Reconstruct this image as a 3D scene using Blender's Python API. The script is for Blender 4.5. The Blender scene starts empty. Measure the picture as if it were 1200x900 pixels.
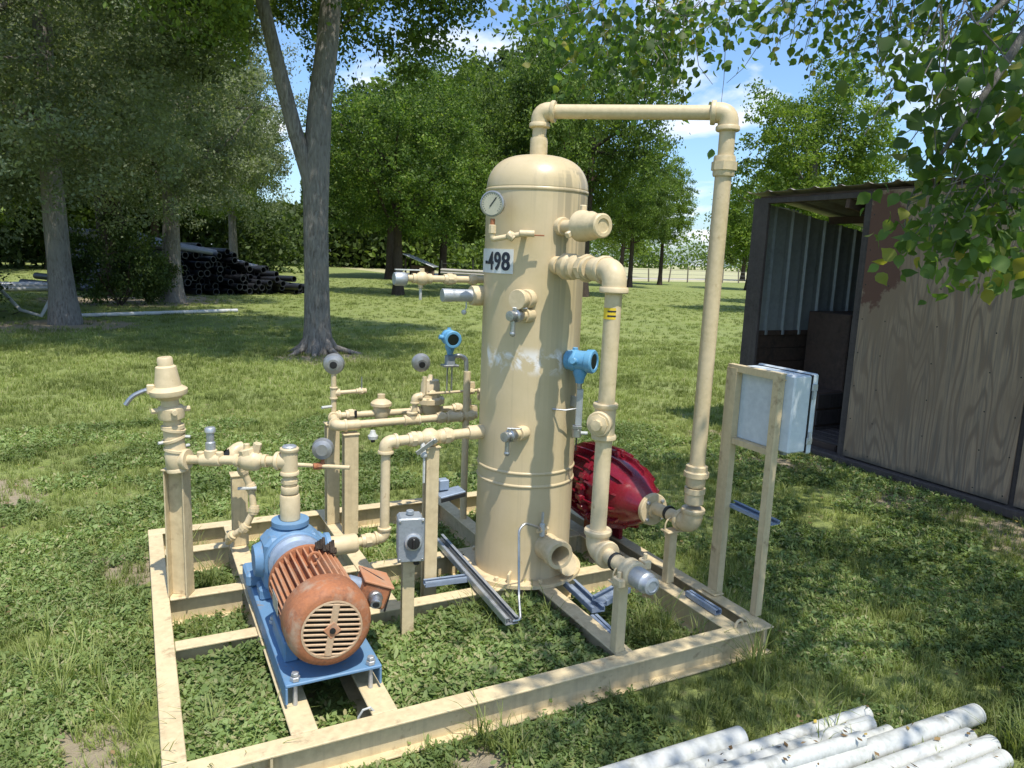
import bpy, bmesh, math, random
import numpy as np
from mathutils import Vector, Matrix
R = math.radians
rng = np.random.default_rng(7)
random.seed(7)
scn = bpy.context.scene
COL = scn.collection

# ------------------------------------------------------------------ camera
YAW, PITCH, ROLL = -0.47503516, 0.16983238, 0.03955381
cam_data = bpy.data.cameras.new('camera')
cam_data.sensor_width = 36.0
cam_data.lens = 26.0
cam_data.clip_start = 0.05
cam_data.clip_end = 2000
cam = bpy.data.objects.new('camera', cam_data)
COL.objects.link(cam)
_m = Matrix.Rotation(YAW, 4, 'Z') @ Matrix.Rotation(math.pi/2 - PITCH, 4, 'X') @ Matrix.Rotation(ROLL, 4, 'Z')
_m.translation = Vector((-0.01355, -2.1048, 1.65))
cam.matrix_world = _m
scn.camera = cam

# ------------------------------------------------------------------ sky and sun
SUN_EL, SUN_DIR = R(66), Vector((0.03, -1.0))         # horizontal direction towards the sun
world = bpy.data.worlds.new("World")
scn.world = world
world.use_nodes = True
wn, wl = world.node_tree.nodes, world.node_tree.links
wn.clear()
w_out = wn.new('ShaderNodeOutputWorld'); w_bg = wn.new('ShaderNodeBackground')
sky = wn.new('ShaderNodeTexSky'); sky.sky_type = 'NISHITA'; sky.sun_disc = False
sky.sun_elevation = SUN_EL
sky.sun_rotation = math.atan2(SUN_DIR.x, SUN_DIR.y)
sky.air_density = 1.0; sky.dust_density = 1.2; sky.ozone_density = 1.6
w_bg.inputs['Strength'].default_value = 0.15
tc = wn.new('ShaderNodeTexCoord'); sep = wn.new('ShaderNodeSeparateXYZ')
wl.new(tc.outputs['Generated'], sep.inputs[0])
za = wn.new('ShaderNodeMath'); za.operation = 'ADD'; za.inputs[1].default_value = 0.22
wl.new(sep.outputs['Z'], za.inputs[0])
zm = wn.new('ShaderNodeMath'); zm.operation = 'MAXIMUM'; zm.inputs[1].default_value = 0.05
wl.new(za.outputs[0], zm.inputs[0])
dv = wn.new('ShaderNodeVectorMath'); dv.operation = 'DIVIDE'
cb = wn.new('ShaderNodeCombineXYZ')
for k in range(3): wl.new(zm.outputs[0], cb.inputs[k])
wl.new(tc.outputs['Generated'], dv.inputs[0]); wl.new(cb.outputs[0], dv.inputs[1])
nz = wn.new('ShaderNodeTexNoise'); nz.inputs['Scale'].default_value = 1.9
nz.inputs['Detail'].default_value = 7; nz.inputs['Roughness'].default_value = 0.56
nz.inputs['Distortion'].default_value = 0.3
wl.new(dv.outputs[0], nz.inputs['Vector'])
cr = wn.new('ShaderNodeValToRGB')
cr.color_ramp.elements[0].position = 0.54; cr.color_ramp.elements[0].color = (0, 0, 0, 1)
cr.color_ramp.elements[1].position = 0.68; cr.color_ramp.elements[1].color = (1, 1, 1, 1)
wl.new(nz.outputs['Fac'], cr.inputs[0])
mx = wn.new('ShaderNodeMix'); mx.data_type = 'RGBA'
mx.inputs[7].default_value = (6.2, 6.4, 6.7, 1)
tint = wn.new('ShaderNodeMix'); tint.data_type = 'RGBA'; tint.blend_type = 'MULTIPLY'
tint.inputs[0].default_value = 1.0; tint.inputs[7].default_value = (0.82, 0.98, 1.15, 1)
wl.new(sky.outputs[0], tint.inputs[6])
wl.new(cr.outputs[0], mx.inputs[0]); wl.new(tint.outputs[2], mx.inputs[6])
wl.new(mx.outputs[2], w_bg.inputs[0]); wl.new(w_bg.outputs[0], w_out.inputs[0])

sun_d = bpy.data.lights.new('sun', 'SUN')
sun_d.energy = 4.0; sun_d.angle = R(0.53); sun_d.color = (1.0, 0.94, 0.84)
sun = bpy.data.objects.new('sun', sun_d); COL.objects.link(sun)
_sd = Vector((SUN_DIR.x*math.cos(SUN_EL), SUN_DIR.y*math.cos(SUN_EL), math.sin(SUN_EL))).normalized()
sun.rotation_euler = _sd.to_track_quat('Z', 'Y').to_euler()
sun.location = (0, -6, 12)
scn.view_settings.view_transform = 'Standard'
scn.view_settings.look = 'None'
scn.view_settings.exposure = 0.42
scn.view_settings.gamma = 1.0
scn.cycles.max_bounces = 6
scn.cycles.transparent_max_bounces = 4

# ------------------------------------------------------------------ materials
def new_mat(name):
    m = bpy.data.materials.new(name); m.use_nodes = True
    nt = m.node_tree; nt.nodes.clear()
    out = nt.nodes.new('ShaderNodeOutputMaterial')
    return m, nt, out
def N(nt, t, **kw):
    n = nt.nodes.new(t)
    for k, v in kw.items():
        if k.startswith('i_'):
            key = k[2:].replace('_', ' ')
            n.inputs[key].default_value = v
        else: setattr(n, k, v)
    return n
def ramp(nt, src, a, b, ca=(0,0,0,1), cb_=(1,1,1,1)):
    r = nt.nodes.new('ShaderNodeValToRGB')
    r.color_ramp.elements[0].position = a; r.color_ramp.elements[0].color = ca
    r.color_ramp.elements[1].position = b; r.color_ramp.elements[1].color = cb_
    nt.links.new(src, r.inputs[0]); return r
def mixc(nt, fac, a, b, blend='MIX'):
    m = nt.nodes.new('ShaderNodeMix'); m.data_type = 'RGBA'; m.blend_type = blend
    for i, v in ((0, fac), (6, a), (7, b)):
        if isinstance(v, (int, float)): m.inputs[i].default_value = v
        elif isinstance(v, tuple): m.inputs[i].default_value = (*v[:3], 1)
        else: nt.links.new(v, m.inputs[i])
    return m.outputs[2]
def noise(nt, scale, detail=4, rough=0.55, vec=None, dist=0.0):
    n = N(nt, 'ShaderNodeTexNoise'); n.inputs['Scale'].default_value = scale
    n.inputs['Detail'].default_value = detail; n.inputs['Roughness'].default_value = rough
    n.inputs['Distortion'].default_value = dist
    if vec is None:
        g = N(nt, 'ShaderNodeNewGeometry'); vec = g.outputs['Position']
    nt.links.new(vec, n.inputs['Vector']); return n.outputs['Fac']
def scaled(nt, s):
    g = N(nt, 'ShaderNodeNewGeometry'); v = N(nt, 'ShaderNodeVectorMath', operation='MULTIPLY')
    v.inputs[1].default_value = s; nt.links.new(g.outputs['Position'], v.inputs[0]); return v.outputs[0]
def surf(name, col, rough=0.5, metal=0.0, col2=None, sc=6.0, bump=0.15, bsc=90.0, spots=None, spot_sc=18.0, spot_lo=0.62, spot_hi=0.7,
         streak=None, spec=0.5, coat=0.0):
    """painted / metal / wood surface: two-tone noise, optional spots (rust, chips) and vertical streaks, fine relief"""
    m, nt, out = new_mat(name)
    b = N(nt, 'ShaderNodeBsdfPrincipled')
    b.inputs['Metallic'].default_value = metal
    b.inputs['Specular IOR Level'].default_value = spec
    b.inputs['Coat Weight'].default_value = coat
    if col2 is None: col2 = tuple(c*0.78 for c in col)
    c = mixc(nt, ramp(nt, noise(nt, sc, 6, 0.6), 0.35, 0.68).outputs[0], col, col2)
    c = mixc(nt, ramp(nt, noise(nt, sc*9, 3), 0.3, 0.8).outputs[0], c, tuple(min(1, v*1.12) for v in col))
    if streak:
        s = ramp(nt, noise(nt, 1.0, 5, 0.6, scaled(nt, (38, 38, 1.6))), 0.52, 0.72).outputs[0]
        s2 = N(nt, 'ShaderNodeMath', operation='MULTIPLY'); nt.links.new(s, s2.inputs[0]); s2.inputs[1].default_value = 0.55
        c = mixc(nt, s2.outputs[0], c, streak)
    if spots:
        c = mixc(nt, ramp(nt, noise(nt, spot_sc, 5, 0.65), spot_lo, spot_hi).outputs[0], c, spots)
    nt.links.new(c, b.inputs['Base Color'])
    rr = ramp(nt, noise(nt, sc*3, 4), 0.3, 0.7, (max(0, rough-0.1),)*3+(1,), (min(1, rough+0.12),)*3+(1,))
    nt.links.new(rr.outputs[0], b.inputs['Roughness'])
    if bump > 0:
        bp = N(nt, 'ShaderNodeBump'); bp.inputs['Strength'].default_value = bump; bp.inputs['Distance'].default_value = 0.003
        nt.links.new(noise(nt, bsc, 4), bp.inputs['Height']); nt.links.new(bp.outputs[0], b.inputs['Normal'])
    nt.links.new(b.outputs[0], out.inputs[0])
    return m

CREAM = (0.60, 0.485, 0.305)
M = {}
M['cream'] = surf('cream_paint', CREAM, 0.48, col2=(0.51, 0.41, 0.23), sc=5, bump=0.2, bsc=70, spots=(0.36, 0.24, 0.12), spot_sc=24, spot_lo=0.64, spot_hi=0.76)
M['cream_beam'] = surf('weathered_cream_paint', (0.60, 0.49, 0.295), 0.65, col2=(0.48, 0.38, 0.22), sc=3.5, bump=0.3, bsc=50, spots=(0.30, 0.21, 0.12), spot_sc=12, spot_lo=0.60, spot_hi=0.74, streak=(0.40, 0.32, 0.20))
M['blue'] = surf('blue_paint', (0.105, 0.215, 0.36), 0.55, col2=(0.17, 0.28, 0.40), sc=7, bump=0.3, bsc=60, spots=(0.25, 0.20, 0.15), spot_sc=16, spot_lo=0.60, spot_hi=0.72)
M['blue_grey'] = surf('blue_grey_steel', (0.27, 0.33, 0.42), 0.5, metal=0.25, col2=(0.20, 0.25, 0.32), bump=0.15, spots=(0.16, 0.12, 0.10), spot_sc=20, spot_lo=0.68)
M['light_blue'] = surf('light_blue_enamel', (0.10, 0.30, 0.50), 0.35, col2=(0.17, 0.36, 0.52), sc=14, bump=0.05, spots=(0.45, 0.50, 0.48), spot_lo=0.66)
M['box_grey'] = surf('pale_grey_enamel', (0.56, 0.61, 0.64), 0.45, col2=(0.47, 0.53, 0.57), sc=4, bump=0.03)
M['rust'] = surf('rusty_orange_paint', (0.36, 0.135, 0.055), 0.75, col2=(0.17, 0.075, 0.045), sc=11, bump=0.5, bsc=120, spots=(0.36, 0.25, 0.17), spot_sc=9, spot_lo=0.54, spot_hi=0.70)
M['fin'] = surf('rusty_fin_paint', (0.44, 0.18, 0.08), 0.75, col2=(0.40, 0.29, 0.20), sc=10, bump=0.4, bsc=120, spots=(0.16, 0.06, 0.03), spot_sc=18, spot_lo=0.6)
M['grille'] = surf('bare_aluminium_grille', (0.52, 0.38, 0.25), 0.6, metal=0.1, col2=(0.42, 0.24, 0.12), sc=18, bump=0.2)
M['red'] = surf('glossy_dark_red_paint', (0.19, 0.007, 0.018), 0.27, col2=(0.10, 0.004, 0.010), sc=9, bump=0.25, bsc=24, coat=0.25, spots=(0.05, 0.01, 0.01), spot_lo=0.7)
M['steel'] = surf('dull_steel', (0.42, 0.43, 0.43), 0.38, metal=0.85, col2=(0.30, 0.30, 0.30), sc=20, bump=0.15)
M['galv'] = surf('galvanised_steel', (0.48, 0.50, 0.52), 0.45, metal=0.6, col2=(0.34, 0.36, 0.38), sc=30, bump=0.12)
M['grey_cast'] = surf('grey_cast_enclosure', (0.27, 0.30, 0.32), 0.5, metal=0.2, col2=(0.20, 0.22, 0.24), sc=12, bump=0.25)
M['dark'] = surf('black_plastic', (0.015, 0.015, 0.016), 0.4, col2=(0.02, 0.02, 0.02), bump=0.05)
M['glass_dark'] = surf('dark_display_glass', (0.012, 0.02, 0.016), 0.08, col2=(0.01, 0.01, 0.012), bump=0)
M['white'] = surf('white_plate', (0.66, 0.66, 0.64), 0.5, col2=(0.56, 0.56, 0.53), bump=0.03)
M['navy'] = surf('black_lettering', (0.012, 0.014, 0.03), 0.5, bump=0)
M['yellow'] = surf('yellow_sticker', (0.75, 0.52, 0.03), 0.5, bump=0)
M['dial'] = surf('faded_dial', (0.38, 0.37, 0.28), 0.3, col2=(0.50, 0.47, 0.34), sc=25, bump=0)
M['gauge_back'] = surf('brushed_gauge_case', (0.36, 0.36, 0.35), 0.4, metal=0.6, col2=(0.28, 0.28, 0.28), bump=0.1)
M['pvc'] = surf('weathered_white_pvc', (0.50, 0.51, 0.49), 0.55, col2=(0.36, 0.37, 0.33), sc=6, bump=0.1, spots=(0.17, 0.15, 0.09), spot_sc=7, spot_lo=0.60, spot_hi=0.80)
M['far_pipe'] = surf('sunbleached_white_pipe', (0.50, 0.50, 0.48), 0.6, bump=0)
M['black_pipe'] = surf('black_polyethylene', (0.012, 0.013, 0.016), 0.42, col2=(0.02, 0.022, 0.028), sc=4, bump=0.02, spec=0.7)
def bark_mat(name, c1, c2, c3):
    m, nt, out = new_mat(name); b = N(nt, 'ShaderNodeBsdfPrincipled'); b.inputs['Roughness'].default_value = 0.92; b.inputs['Specular IOR Level'].default_value = 0.15
    f = noise(nt, 1.0, 6, 0.7, scaled(nt, (34, 34, 7)), 0.5)
    c = mixc(nt, ramp(nt, f, 0.38, 0.62).outputs[0], c2, c1)
    c = mixc(nt, ramp(nt, noise(nt, 2.2, 5, 0.6), 0.45, 0.7).outputs[0], c, c3)
    nt.links.new(c, b.inputs['Base Color']); bp = N(nt, 'ShaderNodeBump'); bp.inputs['Strength'].default_value = 1.0; bp.inputs['Distance'].default_value = 0.03
    nt.links.new(f, bp.inputs['Height']); nt.links.new(bp.outputs[0], b.inputs['Normal']); nt.links.new(b.outputs[0], out.inputs[0]); return m
M['pale_pipe'] = surf('black_pipe_painted_sheen', (0.20, 0.215, 0.24), 0.35, col2=(0.13, 0.14, 0.16), sc=2, bump=0)  # black pipe with the sky's sheen painted in as a paler grey base colour
M['bark'] = bark_mat('grey_bark', (0.27, 0.25, 0.22), (0.12, 0.105, 0.09), (0.22, 0.205, 0.18))
M['bark_dark'] = bark_mat('dark_bark', (0.10, 0.075, 0.055), (0.045, 0.035, 0.028), (0.075, 0.06, 0.048))
M['board'] = surf('dark_weathered_board', (0.085, 0.066, 0.06), 0.85, col2=(0.045, 0.035, 0.034), sc=5, bump=0.6, bsc=40, streak=(0.13, 0.105, 0.095))
M['board_in'] = surf('brown_inner_board', (0.10, 0.062, 0.045), 0.9, col2=(0.04, 0.028, 0.022), sc=3, bump=0.4, bsc=30)
M['tin'] = surf('grey_corrugated_tin', (0.33, 0.35, 0.355), 0.45, metal=0.2, col2=(0.24, 0.26, 0.265), sc=3, bump=0.05)
M['roof_tin'] = surf('rusty_roof_tin', (0.34, 0.31, 0.28), 0.6, metal=0.3, col2=(0.22, 0.13, 0.09), sc=3, bump=0.15)
M['concrete'] = surf('pale_concrete', (0.40, 0.38, 0.34), 0.9, col2=(0.30, 0.28, 0.25), sc=3, bump=0.3, bsc=40)
M['old_brick'] = surf('old_rubble', (0.20, 0.12, 0.09), 0.9, sc=6, bump=0.4)
M['post'] = surf('weathered_fence_post', (0.22, 0.19, 0.15), 0.9, bump=0.3)
M['wire'] = surf('dull_wire', (0.20, 0.20, 0.20), 0.6, metal=0.5, bump=0)
M['van'] = surf('white_vehicle_paint', (0.70, 0.71, 0.73), 0.35, bump=0)

def vessel_mat():
    m, nt, out = new_mat('vessel_cream_paint')
    b = N(nt, 'ShaderNodeBsdfPrincipled'); b.inputs['Roughness'].default_value = 0.36
    c = mixc(nt, ramp(nt, noise(nt, 3.0, 6, 0.6), 0.35, 0.7).outputs[0], CREAM, (0.51, 0.41, 0.23))
    s = ramp(nt, noise(nt, 1.0, 5, 0.62, scaled(nt, (30, 30, 1.1))), 0.56, 0.78).outputs[0]
    s2 = N(nt, 'ShaderNodeMath', operation='MULTIPLY'); nt.links.new(s, s2.inputs[0]); s2.inputs[1].default_value = 0.6
    c = mixc(nt, s2.outputs[0], c, (0.40, 0.33, 0.21))
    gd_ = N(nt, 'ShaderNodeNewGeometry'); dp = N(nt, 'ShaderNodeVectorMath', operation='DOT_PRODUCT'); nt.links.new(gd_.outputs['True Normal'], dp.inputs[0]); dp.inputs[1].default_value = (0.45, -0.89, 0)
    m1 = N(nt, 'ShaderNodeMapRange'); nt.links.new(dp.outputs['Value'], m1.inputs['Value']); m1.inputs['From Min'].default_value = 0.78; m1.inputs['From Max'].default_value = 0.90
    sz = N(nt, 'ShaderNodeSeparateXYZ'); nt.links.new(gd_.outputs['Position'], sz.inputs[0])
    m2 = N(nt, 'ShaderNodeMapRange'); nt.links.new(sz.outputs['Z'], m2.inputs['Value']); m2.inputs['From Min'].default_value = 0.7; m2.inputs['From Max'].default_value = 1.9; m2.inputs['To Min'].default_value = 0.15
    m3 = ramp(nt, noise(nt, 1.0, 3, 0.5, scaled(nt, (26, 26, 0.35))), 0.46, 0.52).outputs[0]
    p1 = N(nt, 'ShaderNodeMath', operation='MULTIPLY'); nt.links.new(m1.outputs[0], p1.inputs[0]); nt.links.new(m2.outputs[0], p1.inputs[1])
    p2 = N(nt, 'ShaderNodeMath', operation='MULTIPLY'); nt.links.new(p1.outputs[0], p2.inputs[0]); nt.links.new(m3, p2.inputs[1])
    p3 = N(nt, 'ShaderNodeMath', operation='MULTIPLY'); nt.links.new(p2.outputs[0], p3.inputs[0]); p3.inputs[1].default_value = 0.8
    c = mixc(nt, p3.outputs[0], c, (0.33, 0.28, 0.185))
    # scraped lettering: pale smears in one band of the shell
    g = N(nt, 'ShaderNodeNewGeometry'); sp = N(nt, 'ShaderNodeSeparateXYZ'); nt.links.new(g.outputs['Position'], sp.inputs[0])
    mr = N(nt, 'ShaderNodeMapRange', interpolation_type='SMOOTHSTEP')
    ab = N(nt, 'ShaderNodeMath', operation='SUBTRACT'); nt.links.new(sp.outputs['Z'], ab.inputs[0]); ab.inputs[1].default_value = 1.19
    aa = N(nt, 'ShaderNodeMath', operation='ABSOLUTE'); nt.links.new(ab.outputs[0], aa.inputs[0])
    nt.links.new(aa.outputs[0], mr.inputs['Value']); mr.inputs['From Min'].default_value = 0.075; mr.inputs['From Max'].default_value = 0.02
    nn = ramp(nt, noise(nt, 13, 4, 0.6, None, 0.6), 0.49, 0.60).outputs[0]
    mu = N(nt, 'ShaderNodeMath', operation='MULTIPLY'); nt.links.new(mr.outputs[0], mu.inputs[0]); nt.links.new(nn, mu.inputs[1])
    mu2 = N(nt, 'ShaderNodeMath', operation='MULTIPLY'); nt.links.new(mu.outputs[0], mu2.inputs[0]); mu2.inputs[1].default_value = 0.95
    c = mixc(nt, mu2.outputs[0], c, (0.78, 0.75, 0.72))
    mz = N(nt, 'ShaderNodeMapRange'); nt.links.new(sp.outputs['Z'], mz.inputs['Value']); mz.inputs['From Min'].default_value = 0.42; mz.inputs['From Max'].default_value = 0.12
    az = N(nt, 'ShaderNodeMath', operation='ADD'); nt.links.new(mz.outputs[0], az.inputs[0]); nt.links.new(noise(nt, 9, 6, 0.7), az.inputs[1])
    c = mixc(nt, ramp(nt, az.outputs[0], 1.05, 2.3).outputs[0], c, (0.28, 0.21, 0.13))
    c = mixc(nt, ramp(nt, noise(nt, 17, 6, 0.7), 0.68, 0.76).outputs[0], c, (0.34, 0.20, 0.09))
    nt.links.new(c, b.inputs['Base Color'])
    bp = N(nt, 'ShaderNodeBump'); bp.inputs['Strength'].default_value = 0.12; bp.inputs['Distance'].default_value = 0.004
    nt.links.new(noise(nt, 45, 3), bp.inputs['Height']); nt.links.new(bp.outputs[0], b.inputs['Normal'])
    nt.links.new(b.outputs[0], out.inputs[0]); return m
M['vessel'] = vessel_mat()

def plywood_mat():
    m, nt, out = new_mat('weathered_plywood')
    b = N(nt, 'ShaderNodeBsdfPrincipled'); b.inputs['Roughness'].default_value = 0.85
    n1 = noise(nt, 1.0, 2, 0.5, scaled(nt, (1, 2.4, 0.42)))       # broad warp
    w = N(nt, 'ShaderNodeMath', operation='MULTIPLY'); nt.links.new(n1, w.inputs[0]); w.inputs[1].default_value = 150.0
    sn = N(nt, 'ShaderNodeMath', operation='SINE'); nt.links.new(w.outputs[0], sn.inputs[0])
    c = mixc(nt, ramp(nt, sn.outputs[0], 0.05, 0.95).outputs[0], (0.44, 0.305, 0.20), (0.27, 0.18, 0.12))
    f = noise(nt, 1.0, 5, 0.65, scaled(nt, (1, 70, 2.5)))
    c = mixc(nt, ramp(nt, f, 0.42, 0.7).outputs[0], c, (0.19, 0.155, 0.125))
    st = noise(nt, 1.4, 5, 0.6, scaled(nt, (1, 1.4, 0.8)))
    c = mixc(nt, ramp(nt, st, 0.42, 0.66).outputs[0], c, (0.28, 0.19, 0.125))
    # red-brown stain that stays at the upper corner of the sheet
    g = N(nt, 'ShaderNodeNewGeometry'); sp = N(nt, 'ShaderNodeSeparateXYZ'); nt.links.new(g.outputs['Position'], sp.inputs[0])
    d = N(nt, 'ShaderNodeVectorMath', operation='DISTANCE')
    sc = scaled(nt, (0, 1.9, 0.85)); nt.links.new(sc, d.inputs[0]); d.inputs[1].default_value = (0, 1.93*1.9, 1.85*0.85)
    mr = N(nt, 'ShaderNodeMapRange'); nt.links.new(d.outputs['Value'], mr.inputs['Value'])
    mr.inputs['From Min'].default_value = 0.62; mr.inputs['From Max'].default_value = 0.12
    ad = N(nt, 'ShaderNodeMath', operation='ADD'); nt.links.new(mr.outputs[0], ad.inputs[0]); nt.links.new(noise(nt, 5, 5, 0.7), ad.inputs[1])
    c = mixc(nt, ramp(nt, ad.outputs[0], 0.92, 1.08).outputs[0], c, (0.15, 0.072, 0.05))
    # damp foot
    mr2 = N(nt, 'ShaderNodeMapRange'); nt.links.new(sp.outputs['Z'], mr2.inputs['Value'])
    mr2.inputs['From Min'].default_value = 0.18; mr2.inputs['From Max'].default_value = 0.0
    ad2 = N(nt, 'ShaderNodeMath', operation='ADD'); nt.links.new(mr2.outputs[0], ad2.inputs[0]); nt.links.new(noise(nt, 4, 5, 0.7), ad2.inputs[1])
    c = mixc(nt, ramp(nt, ad2.outputs[0], 0.65, 1.7).outputs[0], c, (0.12, 0.098, 0.08))
    nt.links.new(c, b.inputs['Base Color'])
    bp = N(nt, 'ShaderNodeBump'); bp.inputs['Strength'].default_value = 0.5; bp.inputs['Distance'].default_value = 0.004
    nt.links.new(f, bp.inputs['Height']); nt.links.new(bp.outputs[0], b.inputs['Normal'])
    nt.links.new(b.outputs[0], out.inputs[0]); return m
M['ply'] = plywood_mat()

def leaf_mat(name, c1, c2, c3=None, trans=0.45, gloss=0.25):
    m, nt, out = new_mat(name)
    g = N(nt, 'ShaderNodeNewGeometry')
    rp = nt.nodes.new('ShaderNodeValToRGB'); e = rp.color_ramp.elements
    e[0].color = (*c1, 1); e[1].color = (*c2, 1); e[0].position = 0.1; e[1].position = 0.85
    if c3:
        k = e.new(0.97); k.color = (*c3, 1)
    nt.links.new(g.outputs['Random Per Island'], rp.inputs[0])
    c = mixc(nt, ramp(nt, noise(nt, 0.9, 4, 0.6), 0.42, 0.62).outputs[0], rp.outputs[0], tuple(v*0.62 for v in c1))
    d = N(nt, 'ShaderNodeBsdfPrincipled'); d.inputs['Roughness'].default_value = 0.55
    d.inputs['Specular IOR Level'].default_value = gloss
    nt.links.new(c, d.inputs['Base Color'])
    t = N(nt, 'ShaderNodeBsdfTranslucent')
    tcx = mixc(nt, 1.0, c, (1.25, 1.35, 0.55), 'MULTIPLY')
    nt.links.new(tcx, t.inputs['Color'])
    ms = N(nt, 'ShaderNodeMixShader'); ms.inputs[0].default_value = trans
    nt.links.new(d.outputs[0], ms.inputs[1]); nt.links.new(t.outputs[0], ms.inputs[2])
    nt.links.new(ms.outputs[0], out.inputs[0]); return m
M['leaf_oak'] = leaf_mat('grey_green_leaves', (0.20, 0.24, 0.14), (0.31, 0.35, 0.225))
M['leaf_dark'] = leaf_mat('dark_green_leaves', (0.065, 0.105, 0.032), (0.13, 0.18, 0.055))
M['leaf_mid'] = leaf_mat('mid_green_leaves', (0.10, 0.16, 0.035), (0.22, 0.30, 0.065))
M['leaf_bright'] = leaf_mat('yellow_green_leaves', (0.13, 0.21, 0.035), (0.27, 0.35, 0.06))
M['leaf_lush'] = leaf_mat('lush_green_leaves', (0.085, 0.15, 0.030), (0.21, 0.31, 0.06), (0.34, 0.40, 0.10))
M['leaf_near'] = leaf_mat('broad_green_leaves', (0.09, 0.16, 0.040), (0.17, 0.27, 0.065), (0.34, 0.30, 0.06), 0.55, 0.4)
M['clover'] = leaf_mat('clover_leaves', (0.19, 0.275, 0.085), (0.31, 0.405, 0.145), (0.44, 0.40, 0.22), 0.35)
M['blade'] = leaf_mat('grass_blades', (0.235, 0.29, 0.08), (0.38, 0.425, 0.145), (0.50, 0.45, 0.27), 0.35)

DIRT = [(-0.28, 0.42, 0.24), (-0.18, 1.92, 0.30), (-0.95, 3.5, 0.45), (0.95, -0.16, 0.16), (4.9, 2.3, 0.55), (5.0, 1.2, 0.5), (5.05, 0.3, 0.5), (4.95, -0.6, 0.5), (5.0, 3.2, 0.4),
        (-1.5, 1.6, 0.35), (2.6, 9.3, 0.9), (-1.3, 14.6, 1.6), (0.8, 23.3, 1.8), (0.0, 22, 3.0)]
def lawn_mat():
    m, nt, out = new_mat('lawn')
    b = N(nt, 'ShaderNodeBsdfPrincipled'); b.inputs['Roughness'].default_value = 0.95; b.inputs['Specular IOR Level'].default_value = 0.1
    c = mixc(nt, ramp(nt, noise(nt, 0.35, 5, 0.6), 0.36, 0.66).outputs[0], (0.20, 0.25, 0.062), (0.30, 0.33, 0.10))
    c = mixc(nt, ramp(nt, noise(nt, 2.2, 5, 0.65), 0.40, 0.72).outputs[0], c, (0.27, 0.31, 0.125))
    c = mixc(nt, ramp(nt, noise(nt, 38, 4, 0.7), 0.42, 0.68).outputs[0], c, (0.10, 0.135, 0.05))
    c = mixc(nt, ramp(nt, noise(nt, 7, 5, 0.7), 0.56, 0.70).outputs[0], c, (0.22, 0.18, 0.11))
    last = None
    g = N(nt, 'ShaderNodeNewGeometry')
    for (x, y, r) in DIRT:
        d = N(nt, 'ShaderNodeVectorMath', operation='DISTANCE'); nt.links.new(g.outputs['Position'], d.inputs[0]); d.inputs[1].default_value = (x, y, 0)
        mr = N(nt, 'ShaderNodeMapRange'); nt.links.new(d.outputs['Value'], mr.inputs['Value'])
        mr.inputs['From Min'].default_value = r*1.25; mr.inputs['From Max'].default_value = r*0.3
        if last is None: last = mr.outputs[0]
        else:
            q = N(nt, 'ShaderNodeMath', operation='MAXIMUM'); nt.links.new(last, q.inputs[0]); nt.links.new(mr.outputs[0], q.inputs[1]); last = q.outputs[0]
    ad = N(nt, 'ShaderNodeMath', operation='ADD'); nt.links.new(last, ad.inputs[0]); nt.links.new(noise(nt, 6, 6, 0.7), ad.inputs[1])
    c = mixc(nt, ramp(nt, ad.outputs[0], 0.90, 1.45).outputs[0], c, (0.31, 0.26, 0.18))
    nt.links.new(c, b.inputs['Base Color'])
    bp = N(nt, 'ShaderNodeBump'); bp.inputs['Strength'].default_value = 0.7; bp.inputs['Distance'].default_value = 0.03
    nt.links.new(noise(nt, 30, 6, 0.7), bp.inputs['Height']); nt.links.new(bp.outputs[0], b.inputs['Normal'])
    nt.links.new(b.outputs[0], out.inputs[0]); return m
M['lawn'] = lawn_mat()
M['dry'] = surf('dry_grass_field', (0.40, 0.37, 0.20), 0.95, col2=(0.28, 0.30, 0.13), sc=0.15, bump=0.0)
M['road'] = surf('pale_gravel_road', (0.42, 0.38, 0.33), 0.95, col2=(0.34, 0.30, 0.26), sc=0.8, bump=0.0)

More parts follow.
